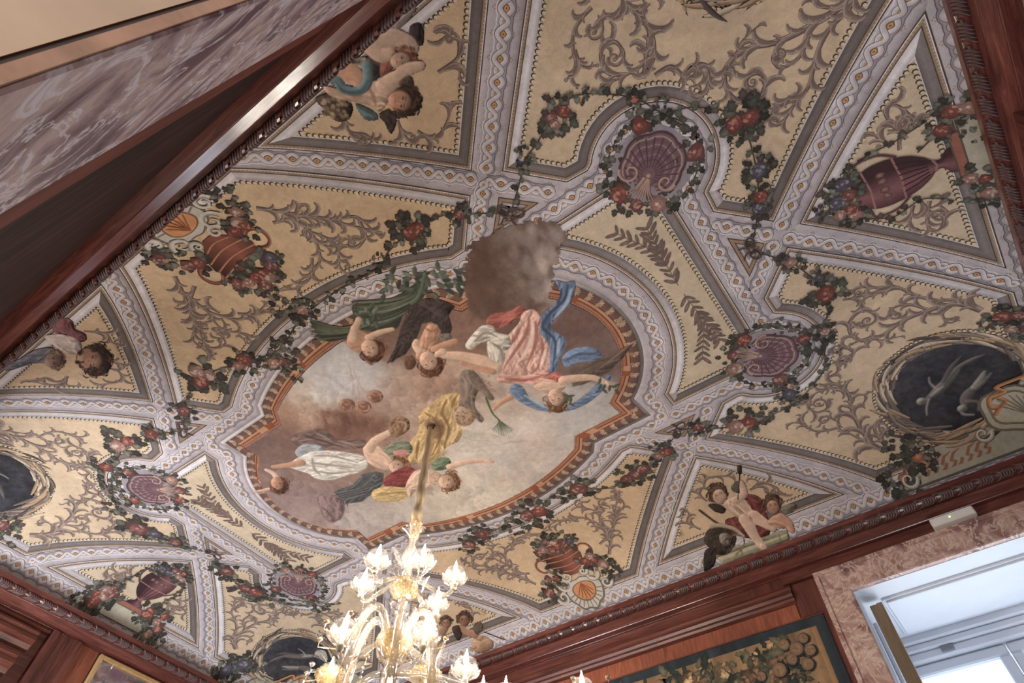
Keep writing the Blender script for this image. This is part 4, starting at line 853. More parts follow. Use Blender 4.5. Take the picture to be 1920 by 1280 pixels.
# ------------------------------------------------------------------ garlands, bows, shells, vases, corner medallions
GREENS = (rgb(62, 60, 54), rgb(84, 84, 74), rgb(108, 106, 96), rgb(74, 66, 62)); ROSES = ((rgb(118, 70, 64), rgb(160, 100, 88), rgb(192, 140, 122)), (rgb(112, 74, 70), rgb(150, 106, 98), rgb(184, 148, 136)), (rgb(148, 112, 102), rgb(190, 154, 138), rgb(212, 186, 170)), (rgb(88, 82, 92), rgb(116, 110, 120), rgb(156, 150, 156)))
def rose(pt, p, r, lay, k):
    d, m, l = ROSES[k]; p = np.asarray(p); pt.disc(p, r*1.02, lay, d*1.1, 13, d*.85, jag=.22)
    for q in range(11):
        a = q*2.4+RNG.random(); rr = r*(.25+.5*RNG.random()); u = np.array([math.cos(a), math.sin(a)]); c_ = (m, l, m*.85, d*1.15)[RNG.integers(4)]
        pt.disc(p+u*rr, r*(.30+.16*RNG.random()), lay+1+q % 2, c_, 8, c_*.78, asp=.55, ang=a+1.5+RNG.normal()*.4, jag=.3)
    pt.disc(p-LDIR*r*.15, r*.24, lay+3, l, 7, m, jag=.25)
def leaf(pt, p, ang, ln, lay, c, fat=.46):
    n = np.array([math.cos(ang), math.sin(ang)]); t = np.array([-n[1], n[0]]); p = np.asarray(p)
    pts = [p, p+n*ln*.30+t*ln*fat, p+n*ln*.48+t*ln*fat*.55, p+n*ln*.66+t*ln*fat*.75, p+n*ln, p+n*ln*.66-t*ln*fat*.75, p+n*ln*.48-t*ln*fat*.55, p+n*ln*.30-t*ln*fat]
    pt.add(pts+[p+n*ln*.5], lay, np.vstack([np.broadcast_to(c*.85, (8, 3)), [c*1.18]]), [[8, i, (i+1) % 8] for i in range(8)])
def cluster(pt, p, r, n, kinds, lay=18, leaves=14, gr=None):
    p = np.asarray(p, float)
    for i in range(leaves):
        a = RNG.random()*6.283; rr = r*(.35+.75*RNG.random()); leaf(pt, p+np.array([math.cos(a), math.sin(a)])*rr, a+RNG.normal()*.7, r*(.42+.30*RNG.random()), lay+i % 2, (gr or GREENS)[RNG.integers(4)]*(.85+.3*RNG.random()))
    for i in range(n):
        a = i*2.4+RNG.random(); rr = 0 if n == 1 else r*.42; rose(pt, p+np.array([math.cos(a), math.sin(a)])*rr, r*(.58 if n == 1 else .46)*(.85+.3*RNG.random()), lay+2, kinds[i % len(kinds)])
def vine(pt, P, lay=16, dens=.012, ls=.014):
    P = smooth_path(P, 8); pt.ribbon(P, .0013, lay, rgb(76, 64, 56)); s = np.concatenate([[0], np.cumsum(np.hypot(*np.diff(P, axis=0).T))])
    for u in np.arange(dens/2, s[-1], dens):
        p = np.array([np.interp(u, s, P[:, 0]), np.interp(u, s, P[:, 1])]); leaf(pt, p+RNG.normal(size=2)*.002, RNG.random()*6.28, ls*(.7+.6*RNG.random()), lay+1+int(RNG.random()*2), GREENS[RNG.integers(4)]*(.85+.35*RNG.random()))
def bow(pt, p, ang, r=.022, lay=20):
    c = rgb(84, 66, 66)
    for sd in (1, -1):
        a = ang+sd*1.35; q = np.array([math.cos(a), math.sin(a)]); t = np.array([-q[1], q[0]])
        L = [np.asarray(p)+q*r*(.5-.5*math.cos(w))*1.25+t*r*.42*math.sin(w) for w in np.linspace(0, 2*math.pi, 18)]; pt.ribbon(np.array(L), .0021, lay, c, c*1.4, c*.7)
        a = ang+math.pi+sd*.6; q = np.array([math.cos(a), math.sin(a)]); pt.ribbon(smooth_path([p, np.asarray(p)+q*r*.6+np.array([-q[1], q[0]])*.004, np.asarray(p)+q*r*1.2], 5), .0018, lay, c, c*1.4, c*.7)
    pt.disc(p, .0042, lay+1, rgb(176, 140, 116), 8, rgb(90, 66, 60))
def px(*p): return un(p)
GAR = {  # garland paths in photograph pixels with clusters (x, y, radius in px, roses, kinds)
 'far': ([(1275, 806), (1310, 800), (1345, 802), (1395, 792), (1450, 775), (1490, 755), (1520, 725), (1545, 690), (1545, 650), (1545, 610), (1555, 570), (1545, 540), (1510, 510), (1480, 490), (1440, 478), (1410, 468)],
         [(1310, 800, 17, 1, (1,)), (1390, 792, 26, 2, (0, 2)), (1430, 775, 15, 0, (0,)), (1480, 738, 18, 1, (3,)), (1480, 722, 12, 1, (2,)), (1535, 640, 22, 0, ()), (1546, 620, 16, 1, (2,)), (1548, 550, 27, 1, (0,)), (1535, 520, 16, 1, (3,)), (1482, 492, 19, 1, (2,))]),
 'far_oval': ([(1270, 808), (1255, 830), (1240, 850), (1200, 880), (1150, 912), (1090, 916), (1040, 925), (1005, 962), (960, 975), (915, 1000), (880, 1015)],
              [(1240, 848, 19, 2, (0, 2)), (1205, 878, 18, 1, (1,)), (1180, 890, 20, 2, (1,)), (1085, 915, 22, 1, (1,)), (1000, 962, 24, 2, (0, 1)), (965, 985, 16, 0, ()), (905, 1000, 18, 1, (1,)), (1060, 925, 14, 0, ()), (880, 1020, 16, 1, (1,))]),
 'near': ([(957, 400), (972, 350), (985, 300), (1005, 270), (1040, 215), (1075, 180), (1130, 175), (1190, 183), (1230, 205), (1280, 235)], [(985, 295, 16, 0, ()), (1045, 215, 32, 2, (0, 1)), (1040, 232, 18, 1, (2,)), (1090, 175, 14, 0, ()), (1190, 185, 16, 1, (0,)), (1240, 190, 12, 0, ())]),
 'near_right': ([(1225, 222), (1270, 205), (1310, 200), (1360, 208), (1390, 220), (1412, 290), (1420, 340), (1422, 390), (1408, 466)], [(1390, 222, 38, 2, (0, 0)), (1420, 320, 26, 1, (3,)), (1425, 368, 22, 1, (0,)), (1420, 390, 20, 1, (3,))]),
 'near_oval': ([(955, 398), (900, 400), (862, 402), (825, 405), (770, 435), (730, 470), (712, 500), (640, 540), (590, 575), (555, 610), (530, 650), (490, 670), (455, 680), (410, 692), (375, 710), (350, 750), (345, 800)],
               [(862, 402, 19, 1, (1,)), (772, 435, 30, 1, (0,)), (785, 425, 18, 1, (0,)), (712, 490, 14, 0, ()), (540, 580, 22, 0, ()), (568, 580, 20, 1, (2,)), (530, 655, 20, 0, ()), (455, 680, 22, 3, (0, 2)), (520, 675, 20, 2, (1, 2)), (380, 705, 30, 3, (2, 0)), (555, 700, 14, 0, ()), (345, 770, 18, 1, (1,))]),
 'left': ([(345, 806), (300, 812), (270, 815), (235, 835), (215, 870), (210, 900), (215, 940), (235, 970), (270, 1000), (310, 1015), (350, 1025), (395, 1035)], [(285, 812, 17, 1, (0,)), (230, 830, 26, 2, (0, 2)), (200, 875, 18, 1, (0,)), (220, 945, 18, 0, ()), (260, 990, 24, 1, (1,)), (290, 1000, 14, 1, (3,)), (330, 1015, 15, 1, (1,)), (205, 905, 16, 0, ())]),
 'left_low': ([(400, 1038), (415, 1065), (430, 1080), (460, 1105), (500, 1120), (540, 1130), (590, 1135), (640, 1130)], [(425, 1070, 18, 1, (1,)), (460, 1102, 18, 1, (1,)), (480, 1110, 16, 1, (0,)), (510, 1122, 16, 0, ()), (600, 1132, 14, 0, ())]),
 'right_branch': ([(1785, 210), (1760, 245), (1720, 285)], [(1800, 200, 34, 2, (2, 0)), (1765, 245, 22, 1, (0,)), (1835, 330, 26, 2, (0, 2)), (1855, 360, 26, 1, (2,)), (1830, 250, 16, 0, ())]),
 'corner_far': ([(1690, 815), (1700, 850), (1705, 880), (1700, 905)], [(1718, 855, 26, 0, ()), (1690, 890, 30, 0, ()), (1690, 830, 24, 0, ()), (1680, 920, 18, 0, ())]),
 'corner_right': ([(1870, 600), (1900, 590), (1915, 600)], [(1895, 590, 28, 2, (1, 0)), (1910, 615, 24, 2, (1, 2)), (1860, 605, 16, 0, ())]),
 'corner_left': ([(0, 980), (10, 960)], [(5, 985, 22, 1, (1,)), (12, 1005, 18, 0, ())]),
 'left_wall': ([(170, 1115), (190, 1120), (215, 1115)], [(150, 1120, 18, 0, ()), (185, 1120, 24, 2, (2, 0)), (210, 1110, 20, 1, (1,)), (285, 1180, 22, 2, (0, 2)), (278, 1148, 20, 1, (0,)), (295, 1205, 16, 0, ())]),
 'left_corner': ([(410, 1255), (440, 1250), (470, 1245)], [(425, 1255, 22, 1, (3,)), (455, 1245, 22, 1, (3,)), (480, 1235, 18, 0, ())]),
 'near_end': ([(1700, 350), (1740, 330)], [])}
for nm, (path, cl) in GAR.items():
    pt = Paint(); P = un(path)
    if nm != 'near_end': vine(pt, P)
    for x, y, r, n, kd in cl:
        a = un([(x, y), (x+3, y), (x, y+3)]); sc = math.sqrt(max(1e-9, abs(np.cross(a[1]-a[0], a[2]-a[0]))))/3; cluster(pt, a[0], r*sc, n, kd or (0,), 18, int(8+r*.7))
    if nm == 'corner_far':
        for x, y, r in ((1720, 855, 12), (1733, 868, 12), (1694, 897, 11), (1702, 884, 10)):
            a = un([(x, y), (x+3, y)]); sc = np.hypot(*(a[1]-a[0]))/3; pt.disc(a[0], r*sc, 13, rgb(206, 148, 116), 12, rgb(128, 74, 58))
    pt.build('painted_garland', ceiling)
pt = Paint()
for x, y, a in ((957, 400, 2.2), (1270, 805, .4), (345, 805, 3.0), (1408, 467, .3), (402, 1037, 2.8)): 
    p = un([(x, y)])[0]; bow(pt, p, math.atan2(-p[1], p[0]) if abs(p[1]) < .05 else math.atan2(p[1]*1.5, p[0]))
pt.build('painted_bows', ceiling)

def shell(c, ang, R, sx, sy):
    pt = Paint(); ca, sa = math.cos(ang), math.sin(ang); loc = lambda x, y: np.array([c[0]+(x*ca-y*sa)*R, c[1]+(x*sa+y*ca)*R])
    vines = [loc(1.55*math.cos(t), 1.45*math.sin(t)) for t in np.linspace(-2.7, 2.7, 16)]
    pt.disc(c, R*1.30, 9, rgb(132, 120, 122), 22, rgb(152, 142, 146), jag=.05)
    vine(pt, vines, 10, .0075, .014)
    for t, r, n, kd in ((2.6, .50, 1, (2,)), (-2.6, .50, 1, (0,)), (1.0, .46, 1, (1,)), (-.7, .46, 1, (0,)), (3.14, .46, 1, (1,)), (-1.6, .3, 0, ())):
        cluster(pt, loc(1.38*math.cos(t), 1.34*math.sin(t)), R*r, n, kd or (0,), 11, 13)
    edge = []
    for t in np.linspace(-2.55, 2.55, 61):
        r = 1.0+.09*abs(math.cos(t*3.1)); edge.append(loc(r*math.cos(t), r*.96*math.sin(t)))
    edge += [loc(-.62, .35), loc(-.72, 0), loc(-.62, -.35)]
    pt.fill(np.array(edge), 12, rgb(120, 94, 98), .03); E = np.array(edge); cen = loc(-.35, 0)
    for k, (f, cl) in enumerate(((1.0, rgb(86, 64, 68)), (.90, rgb(162, 138, 128)), (.82, rgb(112, 86, 92)), (.72, rgb(150, 122, 120)), (.62, rgb(110, 84, 90)), (.50, rgb(142, 112, 114)), (.38, rgb(106, 80, 86)))):
        Q = cen+(E[:61]-cen)*f; pt.ribbon(Q, .0022 if k == 0 else .0017, 13, cl)
    for t in np.linspace(-2.2, 2.2, 15): pt.ribbon(np.array([cen+(loc(math.cos(t), .96*math.sin(t))-cen)*q for q in (.2, .55, .93)]), np.array([.0008, .0014, .0016]), 14, rgb(96, 70, 76))
    for sd in (1, -1):
        V = [loc(-.40+.34*math.cos(w*sd+math.pi*.5*sd)*(1-w/8.5), sd*.62+.34*math.sin(w*sd+math.pi*.5*sd)*(1-w/8.5)) for w in np.linspace(0, 7.2, 26)]
        pt.ribbon(np.array(V), np.linspace(.0036, .0016, 26), 15, rgb(160, 132, 120), rgb(190, 164, 146), rgb(92, 68, 70))
    for t in np.linspace(-.9, .9, 9): pt.ribbon(smooth_path([loc(-.45, .1*t), loc(-.85, .28*t), loc(-1.18-.1*math.cos(3*t), .55*t)], 4), np.linspace(.0030, .0008, 9), 15, rgb(156, 128, 116), rgb(186, 160, 142), rgb(96, 70, 72))
    pt.disc(cen, .006, 16, rgb(196, 168, 140), 8, rgb(120, 92, 88))
    tag(pt.build('shell_medallion', ceiling), 'purple painted shell ringed by roses and leaves')
for sx, sy in QUADS: shell(M0*[sx, sy], math.atan2(sy*.62, sx*.78), .058, sx, sy)

def corner_medallion(sx, sy):
    c = np.array([1.082*sx, .566*sy]); R = .118; pt = Paint(); rn = np.random.default_rng(5)
    base = np.array([c+np.array([math.cos(t), math.sin(t)])*.157 for t in np.linspace(0, 6.283, 60)[:-1]]); base[:, 0] = np.clip(base[:, 0], -HU-.04, HU+.04); base[:, 1] = np.clip(base[:, 1], -HV-.04, HV+.04)
    pt.fill(ccw(base), 4, rgb(116, 106, 104), .008)
    o = pt.build('corner_medallion', ceiling); tag(o, 'dark round painted medallion inside a cream leaf wreath')
    b = Paint()
    for t in np.arange(0, 6.283, .0098/.1605):
        p = c+np.array([math.cos(t), math.sin(t)])*.1605
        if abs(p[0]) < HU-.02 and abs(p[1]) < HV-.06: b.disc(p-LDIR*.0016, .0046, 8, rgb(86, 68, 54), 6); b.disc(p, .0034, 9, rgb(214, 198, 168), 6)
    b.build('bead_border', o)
    w = Paint()
    for lay, (n, rad, ln) in enumerate(((64, .136, .070), (60, .127, .076), (52, .144, .066))):
        for i in range(n):
            t = i*6.283/n+rn.random()*.06; sg = 1 if math.sin(t-math.atan2(sy, sx)) > 0 else -1
            p = c+np.array([math.cos(t), math.sin(t)])*rad*(1+.05*rn.normal()); d = t+sg*(1.42+.16*rn.normal())
            cl = (rgb(196, 178, 154), rgb(142, 126, 112), rgb(172, 144, 116), rgb(92, 80, 76), rgb(120, 106, 98))[rn.integers(5)]
            t2 = np.linspace(0, 1, 6); a = d+sg*t2*(.20 if lay == 1 else .50); P = np.vstack([[p], p+np.cumsum(np.stack([np.cos(a), np.sin(a)], 1)*ln/6, 0)])
            w.ribbon(P, .0044*np.sin(np.pi*np.linspace(.12, 1, 7))**.8, 9+lay*2+(i % 2), cl, cl*1.12, cl*.62)
    w.build('leaf_wreath', o)
    u = np.array([sx, 0.]); v = np.array([0., sy]); k = Canvas(c[0]-.125, c[0]+.125, c[1]-.125, c[1]+.125, .0019)
    k.names = {1: ('medallion_night_scene', 'dark grey painted scene with pale ghostly figures')}; k.use(lambda pts: np.array([c+u*a*R+v*q*R for a, q in pts]))
    k.P([(1.03*math.cos(t), 1.03*math.sin(t)) for t in np.linspace(0, 6.283, 40)[:-1]], rgb(62, 60, 63), 1, relief=.15, brush=0, tex=.22, wid=.03)
    for q in range(46):
        a, b = (rn.random(2)*1.5-.75); g = .6+.5*rn.normal(); k.stroke(k.fn([(a-.16*math.cos(g), b-.16*math.sin(g)), (a+.03*rn.normal(), b+.03*rn.normal()), (a+.16*math.cos(g), b+.16*math.sin(g))]), .002, .001, (rgb(46, 45, 50), rgb(80, 76, 76), rgb(66, 68, 78))[q % 3], 0, soft=.010, alpha=.5, belly=.006)
    F1, F2 = rgb(160, 152, 142), rgb(120, 112, 106)
    for P_, w0, w1, cl, be in (([(-.50, .14), (-.28, .04), (-.02, -.14), (.20, -.34)], .004, .003, F2, .009), ([(-.10, -.10), (.15, -.36), (.45, -.52), (.62, -.56)], .004, .0008, F2, .003), ([(-.12, -.14), (.10, -.44), (.30, -.66)], .004, .0008, rgb(98, 92, 90), .003), ([(-.46, .16), (-.56, .32), (-.62, .48)], .0034, .0016, F1, 0), ([(-.26, -.02), (-.32, -.2), (-.30, -.36)], .0034, .0016, F1, 0), ([(-.40, .10), (-.15, -.02)], .003, .002, F1, .002),
                               ([(.02, .58), (.14, .38), (.34, .20)], .005, .004, F2, .008), ([(.30, .22), (.44, .06), (.54, -.12)], .007, .003, F1, .002), ([(.34, .26), (.50, .12), (.62, -.04)], .006, .0026, F2, 0), ([(.0, .58), (-.06, .74), (.10, .84)], .0045, .002, F1, 0), ([(.10, .50), (.26, .60), (.20, .78)], .0045, .002, F2, 0)):
        k.stroke(k.fn(P_), w0, w1, cl, 0, soft=.0034, alpha=.9, belly=be, relief=.35)
    for a, q in ((-.60, .13), (-.03, .62)): k.P([(a+.085*math.cos(t), q+.085*math.sin(t)) for t in np.linspace(0, 6.283, 9)[:-1]], F1, 1, relief=.3, brush=0)
    k.build(o, 9)
    rb = Paint(); oc = rgb(188, 134, 94)
    for L in ([(.62, .78), (.42, .80), (.45, .55), (.70, .48), (.60, .34), (.85, .22), (1.05, .12)], [(.40, .98), (.52, .85), (.66, .72), (.56, .60)]): P = smooth_path([c+u*a*R+v*q*R for a, q in L], 6); rb.ribbon(P, .0048, 35, oc, oc*1.2, oc*.6)
    rb.build('ribbon', o)
    # stone pedestal and shell cartouche in the angle of the walls
    pd = Paint(); ST = rgb(168, 160, 142)
    A = lambda x, y: np.array([x*sx, y*sy])
    for P in ([(.90, .735), (.935, .700), (1.06, .700), (1.16, .70), (1.22, .735), (1.22, .765), (.88, .765)], [(1.235, .50), (1.205, .53), (1.205, .62), (1.20, .70), (1.235, .72), (1.262, .70), (1.262, .49)]):
        Q = np.array([A(*q) for q in P]); Q = ccw(Q); pd.fill(resample(Q, .01, True), 13, ST, .01); R_ = resample(Q, .01, True); pd.ribbon(np.vstack([R_, R_[:1]]), .0022, 14, rgb(98, 90, 78)); 
    for x0 in (.955, 1.03):
        for k in range(7): a0 = A(x0+.01*k, .742); pd.ribbon(np.array([a0, a0+A(.012, -.014)*(1 if k % 2 else -.6), a0+A(.030, -.020)*(1 if k % 2 else -.5)]), np.array([.0034, .0030, .0006]), 15, rgb(150, 104, 80))
    for r0, cl in ((.064, rgb(118, 108, 92)), (.058, rgb(186, 178, 156)), (.048, rgb(132, 122, 104)), (.042, rgb(194, 186, 164))):
        Q = np.array([A(1.168, .672)+A(math.cos(t), math.sin(t))*r0*(1+.06*math.cos(5*t)) for t in np.linspace(0, 6.283, 30)[:-1]]); pd.fill(ccw(Q), 18+3*[.064, .058, .048, .042].index(r0), cl, .007)
    for t in np.linspace(-2.6, .9, 11): pd.ribbon(np.array([A(1.19, .70), A(1.168+.036*math.cos(t), .672+.036*math.sin(t))]), .0010, 31, rgb(140, 130, 110))
    for q in ((1.09, .712), (1.212, .585)):
        V = np.array([A(*q)+A(math.cos(w), math.sin(w))*.020*(1-w/9) for w in np.linspace(0, 7.5, 26)]); pd.ribbon(V, np.linspace(.0042, .0016, 26), 33, rgb(190, 184, 166), rgb(216, 210, 194), rgb(110, 102, 88))
    V = np.array([A(.905, .745)+A(math.cos(w), math.sin(w))*.020*(1-w/9) for w in np.linspace(0, 7.5, 26)]); pd.ribbon(V, np.linspace(.0042, .0016, 26), 33, rgb(186, 180, 162), rgb(212, 206, 190), rgb(110, 102, 88))
    pd.build('stone_pedestal', o)
for sx, sy in QUADS: corner_medallion(sx, sy)

def vase(sx):
    pt = Paint(); A = lambda u_, w_: np.array([sx*u_, w_]); tone = (1., .93)[sx < 0]
    for P, cl in (([(1.222, -.075), (1.222, .075), (1.262, .085), (1.262, -.085)], rgb(176, 168, 150)), ([(1.208, -.050), (1.208, .050), (1.222, .052), (1.222, -.052)], rgb(150, 98, 84))):
        Q = ccw([A(*q) for q in P]); pt.fill(resample(Q, .01, True), 13, cl, .012); Q = resample(Q, .01, True); pt.ribbon(np.vstack([Q, Q[:1]]), .0013, 14, rgb(96, 84, 74))
    prof = [(1.207, .026), (1.200, .024), (1.190, .010), (1.180, .012), (1.170, .024), (1.150, .038), (1.125, .046), (1.100, .048), (1.080, .044), (1.068, .036), (1.060, .040), (1.055, .042)]
    pr = np.array(prof); pr = np.stack([smooth_path(pr, 3)[:, 0], smooth_path(pr, 3)[:, 1]], 1); W = np.linspace(-1, 1, 9)
    for a, b in zip(W[:-1], W[1:]):
        f = lambda q: (rgb(96, 66, 68)*(.72+.75*max(0, 1-abs(q-.35)*1.2)))*tone
        pt.strip(np.array([A(u_, w_*a) for u_, w_ in pr]), np.array([A(u_, w_*b) for u_, w_ in pr]), 16, f(a), f(b))
    for u0, w0 in ((1.128, .046), (1.078, .043), (1.180, .012)): pt.ribbon(np.array([A(u0, -w0), A(u0+.004, 0), A(u0, w0)]), .0018, 17, rgb(150, 112, 106))
    for q in np.linspace(-.7, .7, 6): pt.ribbon(np.array([A(1.172, .02*q), A(1.150, .036*q), A(1.130, .044*q)]), .0012, 17, rgb(62, 42, 46))
    for q in (-.022, -.008, .010, .024): pt.disc(A(1.103, q), .0075, 17, rgb(152, 122, 104), 7, rgb(90, 62, 62), jag=.3)
    for w_, sd in ((.062, 1), (-.062, -1)): pt.ribbon(smooth_path([A(1.07, .040*sd), A(1.075, w_), A(1.11, w_), A(1.135, .044*sd)], 5), .0026, 15, rgb(98, 70, 70), rgb(140, 108, 102), rgb(64, 44, 46))
    o = pt.build('painted_vase', PAN['P3', sx]); tag(o, 'purple painted amphora on a small pedestal')
    g = Paint()
    for q, r, n, kd in (((1.035, -.012), .030, 2, (1, 3)), ((1.032, .020), .026, 2, (0, 2)), ((1.045, .038), .022, 1, (2,)), ((1.046, -.036), .022, 1, (3,)), ((1.008, .004), .020, 0, ())): cluster(g, A(*q), r, n, kd or (0,), 19, 20)
    for P in ([A(1.05, .05), A(1.10, .075), A(1.15, .060), A(1.19, .085)], [A(1.05, -.05), A(1.09, -.07), A(1.14, -.075), A(1.19, -.09)]): vine(g, P, 17, .010, .012)
    g.build('vase_flowers', o)
    if sx < 0:
        g2 = Paint()
        for q, r, n, kd in (((1.205, .095), .030, 2, (0, 2)), ((1.215, -.105), .030, 2, (2, 0)), ((1.19, -.085), .02, 1, (1,))): cluster(g2, A(*q), r, n, kd, 19, 18)
        g2.build('painted_garland', PAN['P3', sx])
vase(1); vase(-1)
def urn(sy):
    pt = Paint(); A = lambda x, y: np.array([x, sy*y]); RED = rgb(142, 88, 72)
    body = ccw([A(*q) for q in ((-.012, .665), (-.030, .650), (-.050, .630), (-.058, .606), (-.052, .590), (-.064, .580), (-.060, .572), (.060, .572), (.064, .580), (.052, .590), (.058, .606), (.050, .630), (.030, .650), (.012, .665))])
    pt.fill(resample(body, .008, True), 14, None, .010, colf=lambda v: RED*(1.0-.5*np.abs(v[:, :1]-.015)/.06)+.03)
    for y0, w in ((.582, .058), (.600, .055), (.622, .050), (.642, .034)): pt.ribbon(smooth_path([A(-w, y0), A(0, y0+.008), A(w, y0)], 5), .0022, 15, rgb(178, 122, 100), rgb(196, 142, 118), rgb(96, 54, 46))
    for sd in (1, -1): pt.ribbon(np.array([A(sd*(.072+.020*math.cos(w)), .604+.024*math.sin(w)) for w in np.linspace(-2.6, 2.2, 16)]), .0034, 14, rgb(140, 88, 72), rgb(176, 122, 102), rgb(92, 54, 46))
    o = pt.build('painted_urn', PAN['P2', sy]); tag(o, 'terracotta painted urn heaped with roses and leaves')
    g = Paint()
    for q, r, n, kd in (((-.020, .548), .032, 2, (0, 2)), ((.024, .548), .034, 2, (1, 0)), ((.0, .530), .030, 2, (2, 1)), ((-.05, .556), .022, 1, (1,)), ((.054, .558), .022, 1, (3,)), ((.066, .640), .030, 3, (0, 0, 2)), ((-.072, .650), .030, 2, (0, 1)), ((.095, .668), .024, 1, (2,)), ((-.105, .690), .026, 1, (1,)), ((.112, .700), .022, 0, ())): cluster(g, A(*q), r, n, kd or (0,), 18, 20)
    g.build('urn_flowers', o)
    s_ = Paint(); WH = rgb(202, 194, 182)
    for k, (r0, cl) in enumerate(((.058, rgb(120, 108, 98)), (.053, WH), (.036, rgb(128, 104, 88)), (.032, rgb(206, 146, 104)))):
        Q = np.array([A(math.cos(t)*r0*1.05, .712+math.sin(t)*r0*(.95 if math.sin(t) > 0 else .6)*(1+(.06*math.cos(9*t) if k < 2 else 0))) for t in np.linspace(0, 6.283, 46)[:-1]]); Q[:, 1] = np.clip(Q[:, 1], -.788, .788); s_.fill(ccw(resample(Q, .008, True)), 13+k, cl, .008)
    for t in np.linspace(.25, 2.9, 11): s_.ribbon(np.array([A(math.cos(t)*.036, .712+math.sin(t)*.034), A(math.cos(t)*.054, .712+math.sin(t)*.050)]), .0016, 18, rgb(140, 128, 116))
    for t in np.linspace(.5, 2.64, 6): s_.ribbon(np.array([A(0, .695), A(math.cos(t)*.030, .712+math.sin(t)*.028)]), .0013, 18, rgb(150, 92, 64))
    for sd in (1, -1):
        for cx, cy, r in ((.046, .682, .022), (.074, .716, .018), (.028, .664, .014)):
            V = np.array([A(sd*(cx+r*math.cos(w)*(1-w/9)), cy+r*math.sin(w)*(1-w/9)) for w in np.linspace(0, 7.6, 26)]); s_.ribbon(V, np.linspace(.0052, .0018, 26), 19, WH, WH*1.08, rgb(118, 106, 98))
    s_.build('shell_cartouche', o)
urn(1); urn(-1)
# ================================================================== the room: walls, cornice, windows
def zz(z): return z*H+CZ
WP = .062                                  # wall face behind the cornice lip
XW, YW = (HU+WP)*H, (HV+WP)*H
WHITEP = plain_mat('white window paint', (204, 207, 213), .45, .05, 3)
BLUEP = plain_mat('blue grey reveal paint', (176, 186, 204), .5, .08, 3)
MARB = marble_mat('pink breccia marble', ((.30, (70, 64, 66)), (.42, (148, 110, 104)), (.54, (196, 164, 150)), (.68, (120, 68, 66))), (216, 192, 178), .9, .9)
MARB2 = marble_mat('violet breccia marble', ((.34, (46, 40, 48)), (.45, (120, 94, 102)), (.54, (178, 156, 152)), (.64, (92, 64, 74))), (198, 190, 196), .9, .6, .65)
FLOORM = wood_mat('pale oak floor', (148, 132, 116), (184, 168, 150), (208, 194, 178), .35, axis=0)
PLASTER = plain_mat('beige plaster', (164, 136, 110), .85, .16, 3)
PLASTB = plain_mat('brown worn plaster edge', (140, 104, 80), .85, .25, 14)
DARKG = plain_mat('dark groove', (58, 44, 38), .7, .3, 20)

def slab(name, mat, *b, kind='structure', parent=None):
    m = MB()
    for q in b: m.box(*q)
    o = m.build(name, mat, parent)
    if kind and parent is None: o['kind'] = kind
    return o
fl = slab('floor', FLOORM, (-XW-1.3, XW+1.3, -YW-1.4, YW+1.4, -.1, 0)); fl['label'] = 'pale oak floor of the hall'
T = .33*H-WP*H+.1; uj, ui = .578, .698
W1, W0 = 1.133*H, .674*H
ztop = zz(.860); zcor = zz(1.0); zsill = .9
def holed_wall(name, y0, y1, holes, mat=None):
    bs = []; x = -XW-.3
    for a, b, z0, z1 in holes:
        bs += [(x, a, y0, y1, 0, zcor), (a, b, y0, y1, z1, zcor)]
        if z0 > 0: bs.append((a, b, y0, y1, 0, z0))
        x = b
    bs.append((x, XW+.3, y0, y1, 0, zcor))
    out = []
    for q in bs: m = MB(); m.box(*q); o = m.build(name, mat or WOOD); o['kind'] = 'structure'; out.append(o)
    return out[0]
WNEAR = wood_mat('dark worn walnut boarding', (16, 9, 9), (42, 24, 22), (82, 50, 43), .75, axis=2, scale=.45)
wall_far = holed_wall('wall_far', YW, YW+T, [(-W1, -W0, zsill, ztop), (W0, W1, zsill, ztop)])
wall_near = holed_wall('wall_near', -YW-T, -YW, [(-W1, -W0, zsill, ztop), ((ui-.003)*H, W1, 0, ztop)], WNEAR)
wall_right = slab('wall_right', WOODY, (XW, XW+.3, -YW-.3, YW+.3, 0, zcor))
wall_left = slab('wall_left', WOODY, (-XW-.3, -XW, -YW-.3, YW+.3, 0, zcor))

# ---- cornice swept round the room, one mitred length for each wall
rollc, rollr = (.0105, .9775), .0088
PROF = [(.066, 1.0), (0, 1.0), (0, .9885), (.003, .9865)]+[(rollc[0]-rollr*math.cos(a), rollc[1]-rollr*math.sin(a)) for a in np.linspace(-.9, 2.2, 7)]+[(.021, .9700), (.0235, .9697), (.0240, .9680), (.0250, .9675), (.0400, .9556), (.0412, .9556), (.0420, .9540), (.0520, .9525), (.0575, .9520), (.0575, .9495), (.0635, .9490)]
def sweep(prof, wall):
    m = MB(); P = []
    for p, z in prof:
        if wall in 'AC': s = 1 if wall == 'C' else -1; P.append([(-(HU+p)*H, s*(HV+p)*H, zz(z)), ((HU+p)*H, s*(HV+p)*H, zz(z))])
        else: s = 1 if wall == 'B' else -1; P.append([(s*(HU+p)*H, -(HV+p)*H, zz(z)), (s*(HU+p)*H, (HV+p)*H, zz(z))])
    m.grid(P); return m
